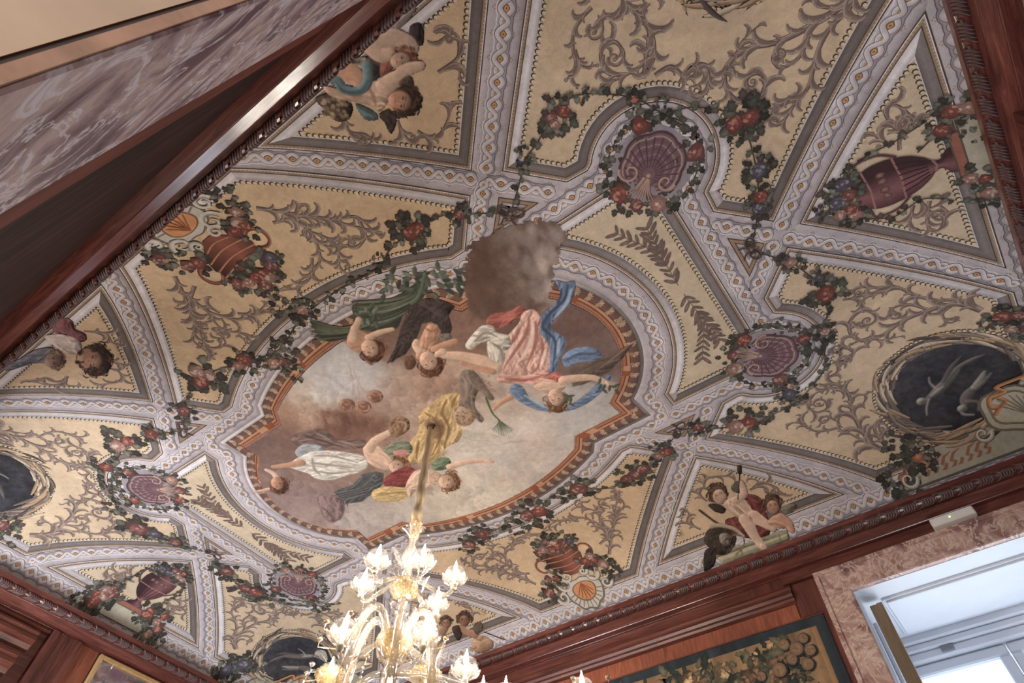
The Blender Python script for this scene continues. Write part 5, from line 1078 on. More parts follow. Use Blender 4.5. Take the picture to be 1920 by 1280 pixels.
def leaf_unit(step):
    # one carved repeat: nested curling ribs, a folded leaf tip and a bead, lying on the round of the moulding
    m = MB(); r = rollr*H
    def on(t, a, h): return (t*step, -(r+h)*math.cos(a), -(r+h)*math.sin(a))   # t along, a round the roll
    for k in range(5):
        t0 = -.46+.155*k; pts = []; rad = []
        for q in np.linspace(0, 1, 6):
            a = -.95+2.9*q; pts.append(on(t0+(.30-.02*k)*math.sin(math.pi*q)**1.3-.10*q, a, .004)); rad.append(.0105*(.45+.65*math.sin(math.pi*min(1, q*.9+.1))))
        m.tube(pts, rad, 5)
    pts = [on(.36+.13*math.cos(w)*(1-w/9), .35+.70*math.sin(w)*(1-w/9), .006) for w in np.linspace(0, 6.5, 9)]
    m.tube(pts, [.002]+[.0095*(1-.07*i) for i in range(1, 9)], 5)
    return m
CORN = {}
NAMES = {'A': ('trim_1', 'near'), 'B': ('trim_2', 'right'), 'C': ('trim_3', 'far'), 'D': ('trim_4', 'left')}
leafmesh = None
for w in 'ABCD':
    o = sweep(PROF, w).build(NAMES[w][0], WOODC if w in 'AC' else WOODCY); tag(o, 'mahogany cornice with carved leaf moulding below the painted ceiling', kind='structure'); CORN[w] = o
    ln = 2*(HU if w in 'AC' else HV); n = round(ln/.0415); step = ln/n*H
    rot = {'C': 0, 'A': math.pi, 'B': -math.pi/2, 'D': math.pi/2}[w]
    for i in range(n):
        t = (-ln/2+ln*(i+.5)/n)
        if leafmesh is None:
            lo = leaf_unit(step).build('carved_leaf', CARVE, smooth=True); leafmesh = lo.data
        else: lo = bpy.data.objects.new('carved_leaf', leafmesh); COLL.objects.link(lo)
        lo.parent = o; lo.rotation_euler = (0, 0, rot)
        lo.location = {'C': (t*H, (HV+rollc[0])*H, zz(rollc[1])), 'A': (t*H, -(HV+rollc[0])*H, zz(rollc[1])), 'B': ((HU+rollc[0])*H, t*H, zz(rollc[1])), 'D': (-(HU+rollc[0])*H, t*H, zz(rollc[1]))}[w]

# ---- panelling of the far wall
LOWP = [(.0625, .9205), (.050, .9190), (.047, .9120), (.0505, .9080), (.050, .9040), (.0445, .9010), (.041, .8930), (.0445, .8870), (.050, .8850), (.0520, .8790), (.0575, .8765), (.0625, .8740)]
def run(prof, a, b, wall, name, mat, parent):
    m = MB(); P = []
    f = {'C': lambda t, p, z: (t*H, (HV+p)*H, zz(z)), 'A': lambda t, p, z: (t*H, -(HV+p)*H, zz(z)), 'B': lambda t, p, z: ((HU+p)*H, t*H, zz(z)), 'D': lambda t, p, z: (-(HU+p)*H, t*H, zz(z))}[wall]
    for p, z in prof: P.append([f(a, p, z), f(b, p, z)])
    m.grid(P)
    for t in (a, b):
        k = len(m.v); m.v += [f(t, p, z) for p, z in prof]; m.f.append(tuple(range(k, k+len(prof))))
    return m.build(name, mat, parent)
def wbox(wall, a, b, p0, p1, z0, z1, m):
    if wall in 'AC':
        s = 1 if wall == 'C' else -1; y = sorted((s*(HV+p0)*H, s*(HV+p1)*H)); m.box(a*H, b*H, y[0], y[1], zz(z0), zz(z1))
    else:
        s = 1 if wall == 'B' else -1; x = sorted((s*(HU+p0)*H, s*(HU+p1)*H)); m.box(x[0], x[1], a*H, b*H, zz(z0), zz(z1))
def part(wall, name, mat, parent, *bs):
    m = MB()
    for b in bs: wbox(wall, *b, m)
    return m.build(name, mat, parent)
trim5 = run(LOWP, -.545, .545, 'C', 'trim_5', WOOD, None); tag(trim5, 'mahogany panelling mouldings on the far wall above the tapestry', kind='structure')
part('C', 'frieze_board', WOOD, trim5, (-.54, .532, .0605, .0622, .921, .9485))
part('C', 'frieze_board', WOODZ, trim5, (.44, .531, .0595, .0606, .9215, .948))
part('C', 'upper_panel', WOODR, trim5, (-.535, .5405, .0585, .0621, .836, .8735))
part('C', 'stile', WOODZ, trim5, (.546, .6065, .056, .0621, .8365, .92), (.5955, .6065, .056, .0621, .3, .8364))
part('C', 'stile', WOODZ, trim5, (-.606, -.546, .056, .0621, .3, .92))
for s in (1, -1):
    a, b = sorted((s*.531, s*1.255)); part('C', 'overdoor_board', WOOD, trim5, (a, b, .048, .0621, .9225, .9500))
# picture rail round the tapestry
part('C', 'tapestry_rail', WOOD, trim5, (-.54, .602, .057, .0621, .8325, .8362))

# ---- right wall: panel stiles that rise into the cornice
for a, b in ((-.098, -.028), (-.60, -.53), (.47, .54)):
    part('B', 'pilaster', WOODZ, wall_right, (a, b, .030, .0621, .25, .9655))
    part('B', 'pilaster_fillet', WOODZ, wall_right, (a+.012, b-.012, .0265, .0301, .27, .955))
run(LOWP, -.53, -.102, 'B', 'frieze_moulding', WOODY, wall_right); run(LOWP, -.024, .47, 'B', 'frieze_moulding', WOODY, wall_right)
part('B', 'raised_panel', WOODR, wall_right, (-.51, -.12, .057, .0621, .4, .86)); part('B', 'raised_panel', WOODR, wall_right, (-.01, .45, .057, .0621, .4, .86))

# ---- left wall: pilasters, stepped overdoor and tall mirror
for a, b in ((-.142, -.124), (-.074, -.056)):
    part('D', 'pilaster_edge', WOODZ, wall_left, (a, b, .046, .0621, .25, .9480))
part('D', 'pilaster', WOODZ, wall_left, (-.124, -.074, .054, .0621, .25, .9485))
part('D', 'panel_board', WOODR, wall_left, (-.052, .008, .058, .0621, .25, .9485))
STEP = [(.0625, .925), (.040, .925), (.036, .918), (.040, .911), (.034, .905), (.030, .895), (.036, .888), (.042, .884), (.046, .872), (.0625, .870)]
run(STEP, -.70, -.172, 'D', 'overdoor_moulding', WOODY, wall_left)
run([(p-.012 if 0 < i < 9 else p, z-.075) for i, (p, z) in enumerate(STEP)], -.70, -.190, 'D', 'overdoor_moulding', WOODY, wall_left)
run([(p-.02 if 0 < i < 9 else p, z-.145) for i, (p, z) in enumerate(STEP)], -.70, -.205, 'D', 'overdoor_moulding', WOODY, wall_left)
run([(.0625, .9465), (.050, .9440), (.047, .9380), (.053, .9330), (.0625, .9320)], -.70, -.145, 'D', 'frieze_moulding', WOODY, wall_left)
GOLD = plain_mat('gilded frame', (196, 160, 112), .4, .15, 20, metal=.35)
GLASSM = NT('mirror glass'); GLASSM.b.inputs['Metallic'].default_value = 1; GLASSM.b.inputs['Roughness'].default_value = .06; GLASSM.b.inputs['Base Color'].default_value = (.78, .76, .78, 1)
mx = -(HU+WP)*H
mirror = empty('wall_mirror', (mx, .22*H, zz(.30))); tag(mirror, 'tall wall mirror in a thin gilded frame reflecting the ceiling', 'mirror')
def mpart(name, mat, *bs):
    m = MB()
    for b in bs: m.bevbox(*b, .004)
    o = m.build(name, mat); keep(o, mirror); return o
y0, y1, z0, z1, fw = .0138*H, .43*H, zz(.25), zz(.945), .042
mpart('frame', GOLD, (mx, mx+.05, y0, y0+fw, z0, z1)); mpart('frame', GOLD, (mx, mx+.05, y1-fw, y1, z0, z1))
mpart('frame', GOLD, (mx, mx+.05, y0+fw, y1-fw, z1-fw, z1)); mpart('frame', GOLD, (mx, mx+.05, y0+fw, y1-fw, z0, z0+fw))
mpart('mirror_glass', GLASSM.m, (mx, mx+.018, y0+fw, y0+fw+.128, z0+fw, z1-fw)); mpart('mirror_glass', GLASSM.m, (mx, mx+.018, y0+fw+.130, y1-fw, z0+fw, z1-fw))

# ---- windows in the far wall, deep white embrasures with marble surrounds
PANE = NT('window glass'); PANE.t.nodes.remove(PANE.b)
_tr = PANE.n('ShaderNodeBsdfTransparent'); _gl = PANE.n('ShaderNodeBsdfGlossy'); _gl.inputs['Roughness'].default_value = .03; _tr.inputs[0].default_value = (.95, .98, 1, 1)
_mx = PANE.n('ShaderNodeMixShader'); _mx.inputs[0].default_value = .06; PANE.l(_tr.outputs[0], _mx.inputs[1]); PANE.l(_gl.outputs[0], _mx.inputs[2]); PANE.l(_mx.outputs[0], PANE.out.inputs[0])
def window(idx, s):
    def X(a, b): return sorted((s*a*H, s*b*H))
    y = lambda p: (HV+p)*H
    w = MB(); 
    a, b = X(.674, 1.133)
    # reveals and soffit lining
    w.box(a, b, y(.060), y(.40), ztop-.004, ztop+.02); w.box(a-.02, a+.004, y(.060), y(.40), zsill, ztop); w.box(b-.004, b+.02, y(.060), y(.40), zsill, ztop); w.box(a, b, y(.060), y(.40), zsill-.03, zsill)
    o = w.build('window_%d' % idx, WHITEP); tag(o, 'deep white painted window embrasure with marble surround', kind='structure')
    for u0, u1, z0, z1, nm in ((.607, .674, .3, .8598, 'marble_jamb'), (1.133, 1.2, .3, .8598, 'marble_jamb'), (.607, 1.2, .8600, .9230, 'marble_lintel')):
        u = X(u0, u1); m = MB(); m.bevbox(u[0], u[1], y(.045), y(.075), zz(z0), zz(z1), .008)
        j = m.build(nm, MARB, o)
    m = MB()
    for u0, u1, z0, z1 in ((.607, .6185, .3, .9124), (1.1885, 1.2, .3, .9124), (.607, 1.2, .9125, .9235)):
        u = X(u0, u1); m.bevbox(u[0], u[1], y(.0415), y(.046), zz(z0), zz(z1), .005)
    m.build('marble_fillet', MARB, o)
    # fielded soffit panel with stepped edge
    u = X(.718, 1.09)
    for k, (e, t) in enumerate(((0, .018), (.010, .020), (.024, .034), (.034, .012))):
        m = MB(); m.bevbox(u[0]+e, u[1]-e, y(.123)+e, y(.30)-e, ztop-.004-t-.0, ztop, .004)
        if k in (0, 2): m.build('soffit_panel', WHITEP, o)
    # head of the casement: stepped mouldings
    u = X(.674, 1.133)
    for p0, p1, z0, z1, nm in ((.325, .40, .842, .862, 'window_head'), (.335, .40, .826, .842, 'window_head'), (.345, .40, .806, .826, 'window_head')):
        m = MB(); m.bevbox(u[0], u[1], y(p0), y(p1), zz(z0), zz(z1), .01); m.build(nm, WHITEP, o)
    for f0, f1 in ((.676, .9025), (.9045, 1.131)):
        ca = X(f0, f1); cs = MB(); fw = .085; zb, zt = zsill+.02, zz(.8045)
        cs.bevbox(ca[0], ca[1], y(.362), y(.382), zt-fw, zt, .012); cs.bevbox(ca[0], ca[1], y(.362), y(.382), zb, zb+fw, .012)
        cs.bevbox(ca[0], ca[0]+fw, y(.362), y(.382), zb+fw, zt-fw, .012); cs.bevbox(ca[1]-fw, ca[1], y(.362), y(.382), zb+fw, zt-fw, .012)
        c = cs.build('casement', WHITEP, o)
        for q in range(3):
            za = zb+fw+(zt-zb-2*fw)*q/3; zc = zb+fw+(zt-zb-2*fw)*(q+1)/3
            g = MB(); g.box(ca[0]+fw, ca[1]-fw, y(.371), y(.373), za+(.02 if q else 0), zc); g.build('pane', PANE.m, c)
            if q: g = MB(); g.bevbox(ca[0]+fw, ca[1]-fw, y(.364), y(.380), za-.02, za+.02, .006); g.build('glazing_bar', WHITEP, c)
        h = MB(); h.bevbox((ca[0]+ca[1])/2-.05, (ca[0]+ca[1])/2+.05, y(.340), y(.346), zz(.812), zz(.826), .004); h.build('catch_plate', plain_mat('iron catch', (120, 122, 126), .5, .2, 20), o)
    # folded shutter against the side reveal
    sh = X(.6755, .6835) if s > 0 else X(.6755, .6835)
    m = MB(); m.bevbox(sh[0], sh[1], y(.150), y(.322), zsill+.05, ztop-.12, .006); m.build('shutter', BLUEP, o)
    return o
window(1, 1); window(2, -1)
BATT = wood_mat('raw pine batten', (132, 108, 82), (164, 138, 108), (188, 164, 134), .7, axis=2, scale=2)
bt = MB(); yb = (HV+.115)*H; bt.bevbox(.688*H, .7165*H, yb, yb+.055, zsill, zz(.8465), .003); bt.bevbox(.7045*H, .7165*H, yb-.004, yb, zsill, zz(.8475), .001)
bt = bt.build('wooden_batten', BATT); tag(bt, 'raw pine batten standing upright in the white window embrasure', 'batten')
# ---- emergency light on the lintel of the visible window
PLAST = plain_mat('white plastic', (214, 208, 200), .5, .04, 4)
em = empty('emergency_light', (.94*H, (HV+.045)*H, zz(.9232))); tag(em, 'white emergency light with a green lamp above the marble window surround', 'light')
m = MB(); m.bevbox(.894*H, .986*H, (HV+.026)*H, (HV+.0478)*H, zz(.9237), zz(.9440), .006); keep(m.build('housing', PLAST), em)
m = MB(); m.bevbox(.8965*H, .9835*H, (HV+.0248)*H, (HV+.0262)*H, zz(.9252), zz(.9425), .003); keep(m.build('diffuser', plain_mat('frosted diffuser', (226, 220, 212), .4, .02, 4)), em)
m = MB(); m.lathe([(0, .004), (.004, .003), (.006, 0)], 10, Matrix.Translation((.935*H, (HV+.0248)*H, zz(.934))) @ Matrix.Rotation(math.pi/2, 4, 'X')); keep(m.build('indicator_lamp', emit_mat('green indicator', (.25, 1, .1), 6)), em)

# ---- tall opening in the near wall beside the camera
door = MB(); yA = lambda p: -(HV+p)*H

for (u0, u1) in ((uj, ui), (1.133, 1.2)):
    door.bevbox(u0*H, u1*H, yA(.075), yA(.0455), 0, zz(.9475), .004)
d1 = door.build('door_1', MARB2); tag(d1, 'tall opening in the near wall framed in worn violet marble', kind='structure')
m = MB(); m.bevbox(ui*H, 1.133*H, yA(.075), yA(.0455), ztop, zz(.9475), .004); m.build('marble_lintel', MARB2, d1)
part('A', 'stile', wood_mat('red brown stile', (62, 30, 25), (98, 52, 43), (126, 72, 60), .7, axis=2, scale=.6), wall_near, (.500, .5775, .0535, .0621, -.4, .949))
part('A', 'worn_plaster_edge', PLASTB, d1, (ui-.004, ui+.0012, .0470, .0512, -.4, .86))
part('A', 'groove', DARKG, d1, (ui-.004, ui+.0004, .0512, .0530, -.4, .86))
part('A', 'plaster_reveal', PLASTER, d1, (ui-.006, ui+.0010, .0530, .40, -.4, .86), (ui+.002, 1.133, .0752, .40, .858, .866), (1.130, 1.135, .0752, .40, -.4, .86))
window_a = MB(); window_a.bevbox(-1.133*H, -.674*H, yA(.36), yA(.33), zsill, zsill+.1, .01); window_a.bevbox(-1.133*H, -.674*H, yA(.36), yA(.33), ztop-.1, ztop, .01); window_a.bevbox(-.92*H, -.885*H, yA(.36), yA(.33), zsill, ztop, .01)
wa = window_a.build('window_3', WHITEP); wa['kind'] = 'structure'; wa['label'] = 'assumed white casement in the near wall, out of view'  # assumed window, never in view, in front of the added near-wall lamp
# ================================================================== blown glass chandelier
def glass_mat(name, tint, body, spec=.25):
    s = NT(name); s.t.nodes.remove(s.b)
    tr = s.n('ShaderNodeBsdfTransparent'); tr.inputs[0].default_value = (*tint, 1)
    gl = s.n('ShaderNodeBsdfGlossy'); gl.inputs['Roughness'].default_value = .08
    tl = s.n('ShaderNodeBsdfTranslucent'); tl.inputs[0].default_value = (*tint, 1)
    df = s.n('ShaderNodeBsdfDiffuse'); df.inputs[0].default_value = (*tint, 1)
    lw = s.n('ShaderNodeLayerWeight', _Blend=.35)
    m0 = s.n('ShaderNodeMixShader'); m0.inputs[0].default_value = .5; s.l(tl.outputs[0], m0.inputs[1]); s.l(df.outputs[0], m0.inputs[2])
    n = s.noise(90, 2, .5, s.pos()); 
    m1 = s.n('ShaderNodeMixShader'); s.l(s.mapr(n, .3, .7, body*.4, min(1, body*1.6)), m1.inputs[0]); s.l(tr.outputs[0], m1.inputs[1]); s.l(m0.outputs[0], m1.inputs[2])
    m2 = s.n('ShaderNodeMixShader'); s.l(s.mapr(lw.outputs['Facing'], 0, 1, spec*.3, spec*2.6), m2.inputs[0]); s.l(m1.outputs[0], m2.inputs[1]); s.l(gl.outputs[0], m2.inputs[2])
    s.l(m2.outputs[0], s.out.inputs[0]); return s.m
GCLEAR = glass_mat('clear glass', (1, .98, .95), .030, .42); GARM = glass_mat('milky gold dusted glass', (1, .96, .89), .15, .36); GGOLD = glass_mat('amber gold glass', (.95, .82, .60), .36, .30)
SILK = wood_mat('gold silk sleeve', (176, 150, 114), (226, 202, 164), (246, 232, 204), .6, axis=2, scale=1.2)
FLAME = emit_mat('candle bulb glow', (1, .91, .79), 400.0)
CANDLE = plain_mat('ivory candle tube', (236, 224, 196), .5, .05, 8)
CX, CY = .0065*H, .007*H
ch = empty('chandelier', (CX, CY, zz(.48))); tag(ch, 'gold and clear blown glass chandelier with lit candle bulbs and leaf ornaments', 'chandelier')
def cpart(mb, name, mat, parent=None, smooth=True):
    o = mb.build(name, mat, smooth=smooth)
    if parent is None: keep(o, ch)
    else: o.parent = parent
    return o
def at(x, y, z):       # pixel at a known height
    r = RM @ np.array([x-960, y-640, FPX]); r = r/r[2]*z; return Vector(((r[0]-CU)*H, (r[1]-CV)*H, zz(z)))
# cord with silk sleeve, from the hook in the painting
top = Vector((.012*H, -.008*H, zz(1.1315))); low = Vector((CX, CY, zz(.835)))
m = MB(); pts, rad = [], []
for i in range(30):
    t = i/29; p = top.lerp(low, t); pts.append(p+Vector((math.cos(t*26), math.sin(t*26), 0))*.003*(.4+t)); rad.append(.021+.019*t+.004*math.sin(t*37)*(.4+t)-(.012 if i == 0 else 0))
m.tube(pts, rad, 12); cpart(m, 'silk_sleeve', SILK)
m = MB(); m.tube([top+Vector((0, 0, .004)), top+Vector((.01, 0, -.03)), top+Vector((.03, .01, -.05)), top+Vector((.045, .01, -.03)), top+Vector((.03, .01, -.005))], .006, 8); m.tube([top+Vector((math.cos(a)*.03, math.sin(a)*.03, -.03)) for a in np.linspace(0, 6.28, 14)], .004, 6); cpart(m, 'hook', plain_mat('dark iron hook', (70, 56, 46), .5, .2, 20, metal=.6))
ribs = lambda n, a: (lambda th, f: 1+a*abs(math.sin(n*th/2)))
C3 = lambda z: Matrix.Translation((CX, CY, zz(z)))
# central column
def lat(name, mat, z, prof, n=24, wob=None): m = MB(); m.lathe([(r*H, q*H) for r, q in prof], n, C3(z), wob); return cpart(m, name, mat)
lat('crown_ball', GGOLD, .815, [(0, .012), (.008, .010), (.0125, 0), (.008, -.010), (.004, -.014)], 18, ribs(10, .08))
lat('column', GARM, .755, [(.004, .050), (.009, .045), (.006, .034), (.013, .020), (.016, .004), (.011, -.012), (.007, -.025), (.012, -.034), (.008, -.044)], 20, ribs(10, .10))
lat('bowl', GGOLD, .690, [(.002, .026), (.010, .024), (.020, .014), (.0255, .002), (.024, -.008), (.015, -.019), (.006, -.026), (0, -.030)], 40, ribs(20, .10))
lat('bowl_finial', GCLEAR, .655, [(.004, .006), (.007, 0), (.004, -.008), (.006, -.014), (0, -.020)], 14)
lat('column', GGOLD, .625, [(.006, .045), (.008, .030), (.0065, .0), (.009, -.018), (.006, -.026)], 16, ribs(8, .08))
lat('bowl', GGOLD, .584, [(.004, .022), (.015, .020), (.027, .012), (.030, .002), (.026, -.010), (.015, -.022), (.005, -.030), (0, -.034)], 44, ribs(22, .12))
lat('bowl', GCLEAR, .560, [(.027, .012), (.024, -.002), (.014, -.014), (.004, -.022), (0, -.026)], 36, ribs(18, .12))
lat('column', GARM, .52, [(.006, .03), (.014, .01), (.010, -.02), (.018, -.035), (.02, -.05)], 18, ribs(9, .1))
def petals(name, mat, z, n, r, h, w, lean=0, parent=None):
    m = MB()
    for k in range(n):
        a = 2*math.pi*k/n; u = Vector((math.cos(a), math.sin(a), 0)); v = Vector((-u.y, u.x, 0)); P = []
        for i in range(6):
            t = i/5; c = Vector((CX, CY, zz(z)))+u*(r*(.25+t*(1+lean))*H)+Vector((0, 0, h*math.sin(t*1.7)*H)); ww = w*H*math.sin(math.pi*(.12+.88*t)); P.append([c-v*ww+u*ww*.0, c+Vector((0, 0, -.008)), c+v*ww])
        m.grid(P)
    return cpart(m, name, mat)
petals('crown_petals', GGOLD, .818, 8, .016, .020, .007); petals('crown_petals', GCLEAR, .808, 7, .022, .012, .008, .2)
petals('leaf_crown', GCLEAR, .700, 10, .034, .030, .008, .1)
# cups, arms
def cup_unit(pos, sc=1.0, lit=True, petal=True):
    o = empty('candle_cup', pos); keep(o, ch)
    M = Matrix.Translation((0, 0, 0)); R = .0222*H*sc
    m = MB(); m.lathe([(.12*R, -1.0*R), (.45*R, -.95*R), (.85*R, -.6*R), (1.0*R, -.1*R), (.98*R, .25*R), (.86*R, .52*R), (.80*R, .60*R)], 24, M, lambda th, f: 1+(.035*math.cos(th*8) if f < .75 else 0)); mm = m.build('cup', GCLEAR, o, True)
    if petal:
        m = MB()
        for k in range(9):
            a = 2*math.pi*k/9; u = Vector((math.cos(a), math.sin(a), 0)); v = Vector((-u.y, u.x, 0)); P = []
            for i in range(5):
                t = i/4; c = u*R*(.30+.88*math.sin(t*1.7))+Vector((0, 0, R*(-.95+.85*t))); w = R*.42*math.sin(math.pi*(.15+.8*t)); P.append([c-v*w, c+u*R*.10, c+v*w])
            m.grid(P)
        m.build('petal_ring', GARM, o, True)
    m = MB(); m.lathe([(0, .2*R), (.17*R, .2*R), (.17*R, -.9*R), (.26*R, -.95*R), (.30*R, -1.3*R), (.14*R, -1.45*R)], 10, M); m.build('candle_tube', CANDLE, o, True)
    if lit:
        m = MB(); m.lathe([(.10*R, .2*R), (.20*R, .42*R), (.215*R, .62*R), (.16*R, .9*R), (.08*R, 1.2*R), (.02*R, 1.48*R), (0, 1.55*R)], 12, M); m.build('candle_bulb', FLAME, o, True)
    return o
def bez(a, b, c, d, n=14): return [a*(1-t)**3+b*3*t*(1-t)**2+c*3*t*t*(1-t)+d*t**3 for t in [i/n for i in range(n+1)]]
def arm(start, end, dip, r=.0042, name='arm'):
    s, e = Vector(start), Vector(end); out = Vector((e.x-s.x, e.y-s.y, 0))
    p = bez(s, s+out*.35+Vector((0, 0, dip*.9)), e+Vector((0, 0, -abs(dip)*1.7))-out*.15, e)
    m = MB(); m.tube(p, [r*H*(1+.22*math.sin(i*2.2)) for i in range(len(p))], 10); o = cpart(m, name, GARM)
    q = p[8]; m = MB()
    for k in range(4): a = k*1.57; m.tube([q, q+Vector((math.cos(a)*.014, math.sin(a)*.014, -.01)), q+Vector((math.cos(a)*.02, math.sin(a)*.02, .012))], [.006, .008, .002], 6)
    m.build('arm_ornament', GCLEAR, o, True); return o
CUPS1 = [(708, 1047, .738, 1.0), (793, 1047, .735, 1.0), (853, 1078, .728, .96), (820, 1127, .722, .95), (682, 1092, .725, 1.0)]
for x, y, z, sc in CUPS1:
    p = at(x, y, z); cup_unit(p, sc); arm((CX, CY, zz(.705)), p+Vector((0, 0, -.095*sc)), .05*H*.6)
CUPS2 = [(645, 1183, .590, 1.12), (797, 1187, .588, 1.06), (873, 1251, .572, 1.0), (618, 1262, .565, .9), (728, 1290, .560, 1.0), (905, 1300, .552, .95), (948, 1300, .548, .95), (560, 1310, .55, 1.0), (1092, 1290, .535, .9)]
for x, y, z, sc in CUPS2:
    p = at(x, y, z); cup_unit(p, sc); arm((CX, CY, zz(.578 if z > .57 else .53)), p+Vector((0, 0, -.10*sc)), .06*H*.6, .005)
# inverted u shaped ribbed arms of the lower tier
for a in (15, 75, 140, 195, 255, 320):
    u = Vector((math.cos(math.radians(a)), math.sin(math.radians(a)), 0)); s = Vector((CX, CY, zz(.598)))+u*.020*H
    p = bez(s, s+Vector((0, 0, .055*H))+u*.012*H, s+u*.062*H+Vector((0, 0, .075*H)), s+u*.064*H+Vector((0, 0, -.12*H)), 20)
    m = MB(); m.tube(p, [.0066*H*(1+.20*abs(math.sin(i*1.05))) for i in range(len(p))], 12); o = cpart(m, 'ribbed_arm', GARM)
    for i in (4, 9, 14): m = MB(); m.lathe([(.008*H, -.004*H), (.0125*H, 0), (.008*H, .004*H)], 14, Matrix.Translation(p[i])); m.build('arm_collar', GCLEAR, o, True)
# gold dishes that carry the side branches
for x, y, z in ((622, 1268, .555), (797, 1266, .555)):
    p = at(x, y, z); m = MB(); m.lathe([(.004*H, .010*H), (.018*H, .012*H), (.027*H, .006*H), (.028*H, -.002*H), (.018*H, -.014*H), (.005*H, -.020*H), (0, -.022*H)], 36, Matrix.Translation(p), ribs(18, .12)); cpart(m, 'dish', GGOLD)
# serrated glass leaves and small flowers
def leaf_orn(base, tip, bend, w):
    b, t = Vector(base), Vector(tip); mid = (b+t)/2+Vector(bend); m = MB(); n = 16; ax_ = (t-b).normalized(); side = ax_.cross(Vector((.4, -.5, .2))).normalized(); P = []; Q = []
    for i in range(n+1):
        f = i/n; c = b*(1-f)**2+mid*2*f*(1-f)+t*f*f; ww = w*math.sin(math.pi*min(1, f*.92+.06))**.7*(1 if i % 2 else .78); nrm = side.cross(ax_)
        P.append([c-side*ww+nrm*ww*.3, c, c+side*ww+nrm*ww*.3]); Q.append(c)
    m.grid(P); m.tube(Q, [.004*(1-.7*i/n) for i in range(n+1)], 6); return cpart(m, 'glass_leaf', GCLEAR)
def lf(x0, y0, x1, y1, z, dz, w=.030, bend=(0, 0, .02)): leaf_orn(at(x0, y0, z), at(x1, y1, z+dz), bend, w)
for a in ((752, 1066, 735, 1025, .745, .02), (790, 1112, 806, 1080, .715, .02), (700, 1085, 722, 1118, .715, -.02), (716, 1075, 690, 1070, .72, .0), (780, 1140, 760, 1165, .68, -.02), (800, 1128, 778, 1160, .685, -.02), (735, 1140, 722, 1120, .69, .01), (640, 1245, 668, 1198, .575, .03), (655, 1275, 680, 1240, .56, .03), (812, 1260, 838, 1222, .57, .03), (840, 1275, 862, 1235, .56, .02), (815, 1245, 835, 1200, .58, .03), (612, 1240, 592, 1220, .57, .02), (770, 1240, 752, 1262, .57, -.02), (585, 1255, 576, 1270, .56, .0)): lf(*a)
for x, y, z in ((836, 1197, .585), (600, 1198, .592), (658, 1150, .60), (576, 1262, .565), (688, 1230, .58), (585, 1245, .57), (1140, 1270, .53), (1075, 1272, .535), (765, 1060, .76), (737, 1130, .69), (822, 1155, .70), (612, 1165, .60)):
    p = at(x, y, z); m = MB()
    for k in range(6):
        a = k*1.047; u = Vector((math.cos(a), math.sin(a), .25)); m.lathe([(0, .020), (.010, .014), (.012, .004), (.004, 0)], 7, Matrix.Translation(p) @ u.to_track_quat('Z', 'Y').to_matrix().to_4x4())
    m.lathe([(0, .010), (.008, .005), (.009, -.004), (0, -.008)], 8, Matrix.Translation(p)); m.tube([p, p+Vector((.0, .0, -.05)), (p*.75+Vector((CX, CY, p.z-.25))*.25)], .0035, 6); cpart(m, 'glass_flower', GARM if x % 2 else GGOLD)
for x, y, z in ((683, 1128, .70), (820, 1160, .69), (680, 1250, .56), (790, 1255, .55)):
    p = at(x, y, z); m = MB()
    for k in range(4): m.lathe([(0, .014), (.007, .006), (.008, 0), (.004, -.010), (0, -.014)], 8, Matrix.Translation(p-Vector((0, 0, .03*k))))
    m.lathe([(0, .01), (.008, -.004), (.010, -.016), (0, -.036)], 8, Matrix.Translation(p-Vector((0, 0, .13)))); cpart(m, 'glass_drop', GCLEAR)
SC.cycles.sample_clamp_indirect = 6; SC.cycles.caustics_reflective = False; SC.cycles.caustics_refractive = False; SC.cycles.transparent_max_bounces = 24
# ================================================================== tapestry on the far wall
def wallmap(off0): return lambda x, y, off: np.stack([x*H, np.full_like(x, (HV+off0)*H)-off, y*H+CZ], -1)
WOVEN = fresco_mat(); WOVEN.name = 'woven wool'
def wbuild(pt, name, parent, off0=.0570):
    x = np.vstack(pt.x); o = np.concatenate(pt.o); co = wallmap(off0)(x[:, 0], x[:, 1], o); f = np.vstack(pt.f)
    ob = mesh_obj(name, co, f, WOVEN, cols=np.vstack(pt.c)); keep(ob, parent); return ob
TU0, TU1, TZ0, TZ1 = -.30, .592, .40, .8315
tap = empty('tapestry', ((TU0+TU1)/2*H, (HV+.058)*H, zz(TZ0))); tag(tap, 'woven tapestry with fruit and leaf border in dark blue green and ochre', 'tapestry')
m = MB(); m.box(TU0*H, TU1*H, (HV+.0571)*H, (HV+.0618)*H, zz(TZ0), zz(TZ1)); keep(m.build('backing', plain_mat('dark blue wool', (40, 46, 52), .95, .3, 60)), tap)
def quad(pt, a, b, c, d, lay, col): 
    nx, ny = 60, 3; X_, Y_ = np.meshgrid(np.linspace(a, b, nx), np.linspace(c, d, ny)); i = (np.arange(ny-1)[:, None]*nx+np.arange(nx-1)[None]).ravel()
    pt.add(np.stack([X_.ravel(), Y_.ravel()], 1), lay, col*(1+.12*RNG.normal(size=(nx*ny, 1))), np.stack([i, i+1, i+nx+1, i+nx], 1))
pt = Paint(); quad(pt, TU0, TU1, TZ0, TZ1, 1, rgb(50, 56, 60)); wbuild(pt, 'outer_border', tap)
pt = Paint(); quad(pt, TU0+.02, TU1-.024, TZ0, TZ1-.022, 3, rgb(140, 112, 84)); quad(pt, TU1-.036, TU1-.027, TZ0, TZ1-.025, 4, rgb(156, 120, 86)); wbuild(pt, 'ochre_field', tap)
rn2 = np.random.default_rng(21); pt = Paint()
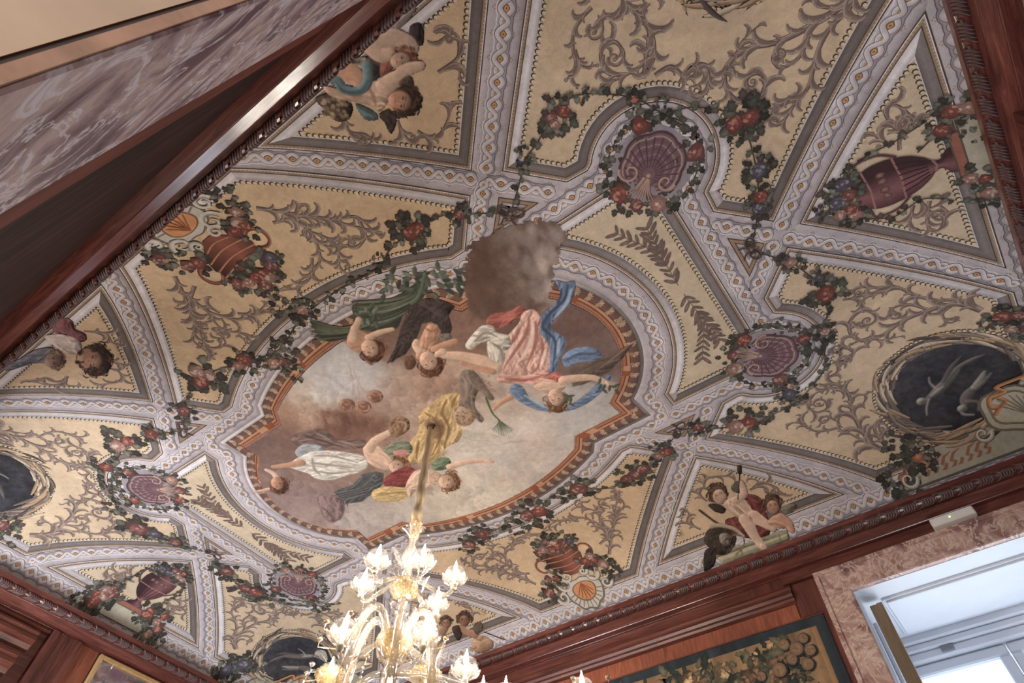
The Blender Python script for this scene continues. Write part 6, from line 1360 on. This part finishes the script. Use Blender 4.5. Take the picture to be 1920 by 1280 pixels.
FR = (rgb(176, 140, 100), rgb(150, 116, 84), rgb(190, 160, 120), rgb(120, 92, 74)); LF = (rgb(52, 56, 52), rgb(78, 76, 62), rgb(100, 94, 74))
ROSES = ROSES+((rgb(112, 88, 68), rgb(150, 122, 92), rgb(186, 158, 122)), (rgb(84, 66, 56), rgb(128, 100, 78), rgb(164, 134, 102)), (rgb(70, 66, 56), rgb(106, 98, 78), rgb(150, 138, 108)))
def ring(p, r, lay):
    p = np.asarray(p); pt.disc(p+np.array([.002, -.002]), r*1.14, lay, rgb(44, 44, 46), 13, jag=.08); pt.disc(p, r, lay+1, rgb(160, 130, 100), 13, rgb(110, 88, 70), jag=.06)
    for k in range(9): a = rn2.random()*6.28; q = p+np.array([math.cos(a), math.sin(a)])*r*.5*rn2.random(); pt.disc(q, r*(.25+.2*rn2.random()), lay+2, rgb(150, 122, 92)*(.75+.4*rn2.random()), 7, rgb(118, 94, 74), asp=.5, ang=a, jag=.3)
for i in range(360):
    p = np.array([TU0+.04+(TU1-TU0-.105)*rn2.random(), TZ1-.032-.15*rn2.random()]); a = rn2.random()*6.28; leaf(pt, p, a, .036*(.6+.7*rn2.random()), 5+i % 3, LF[rn2.integers(3)], .30)
for i in range(64):
    p = np.array([TU0+.05+(TU1-TU0-.125)*(i+rn2.random()*.6)/64, TZ1-.045-.12*rn2.random()]); (ring(p, .009+.010*rn2.random(), 9+(i % 3)*4) if i % 2 else rose(pt, p, .012+.010*rn2.random(), 9+(i % 3)*4, 4+i % 3))
for i in range(110):
    p = np.array([TU0+.04+(TU1-TU0-.105)*rn2.random(), TZ1-.036-.14*rn2.random()]); a = rn2.random()*6.28; leaf(pt, p, a, .022*(.6+.7*rn2.random()), 22+i % 3, FR[rn2.integers(4)] if i % 3 else LF[rn2.integers(3)], .34)
for x, z, r in ((.508, .772, .016), (.530, .790, .012), (.484, .788, .013), (.536, .760, .013), (.490, .752, .013), (.456, .738, .016), (.520, .733, .014)): ring(np.array([x, z]), r, 26)
wbuild(pt, 'fruit_and_leaves', tap)
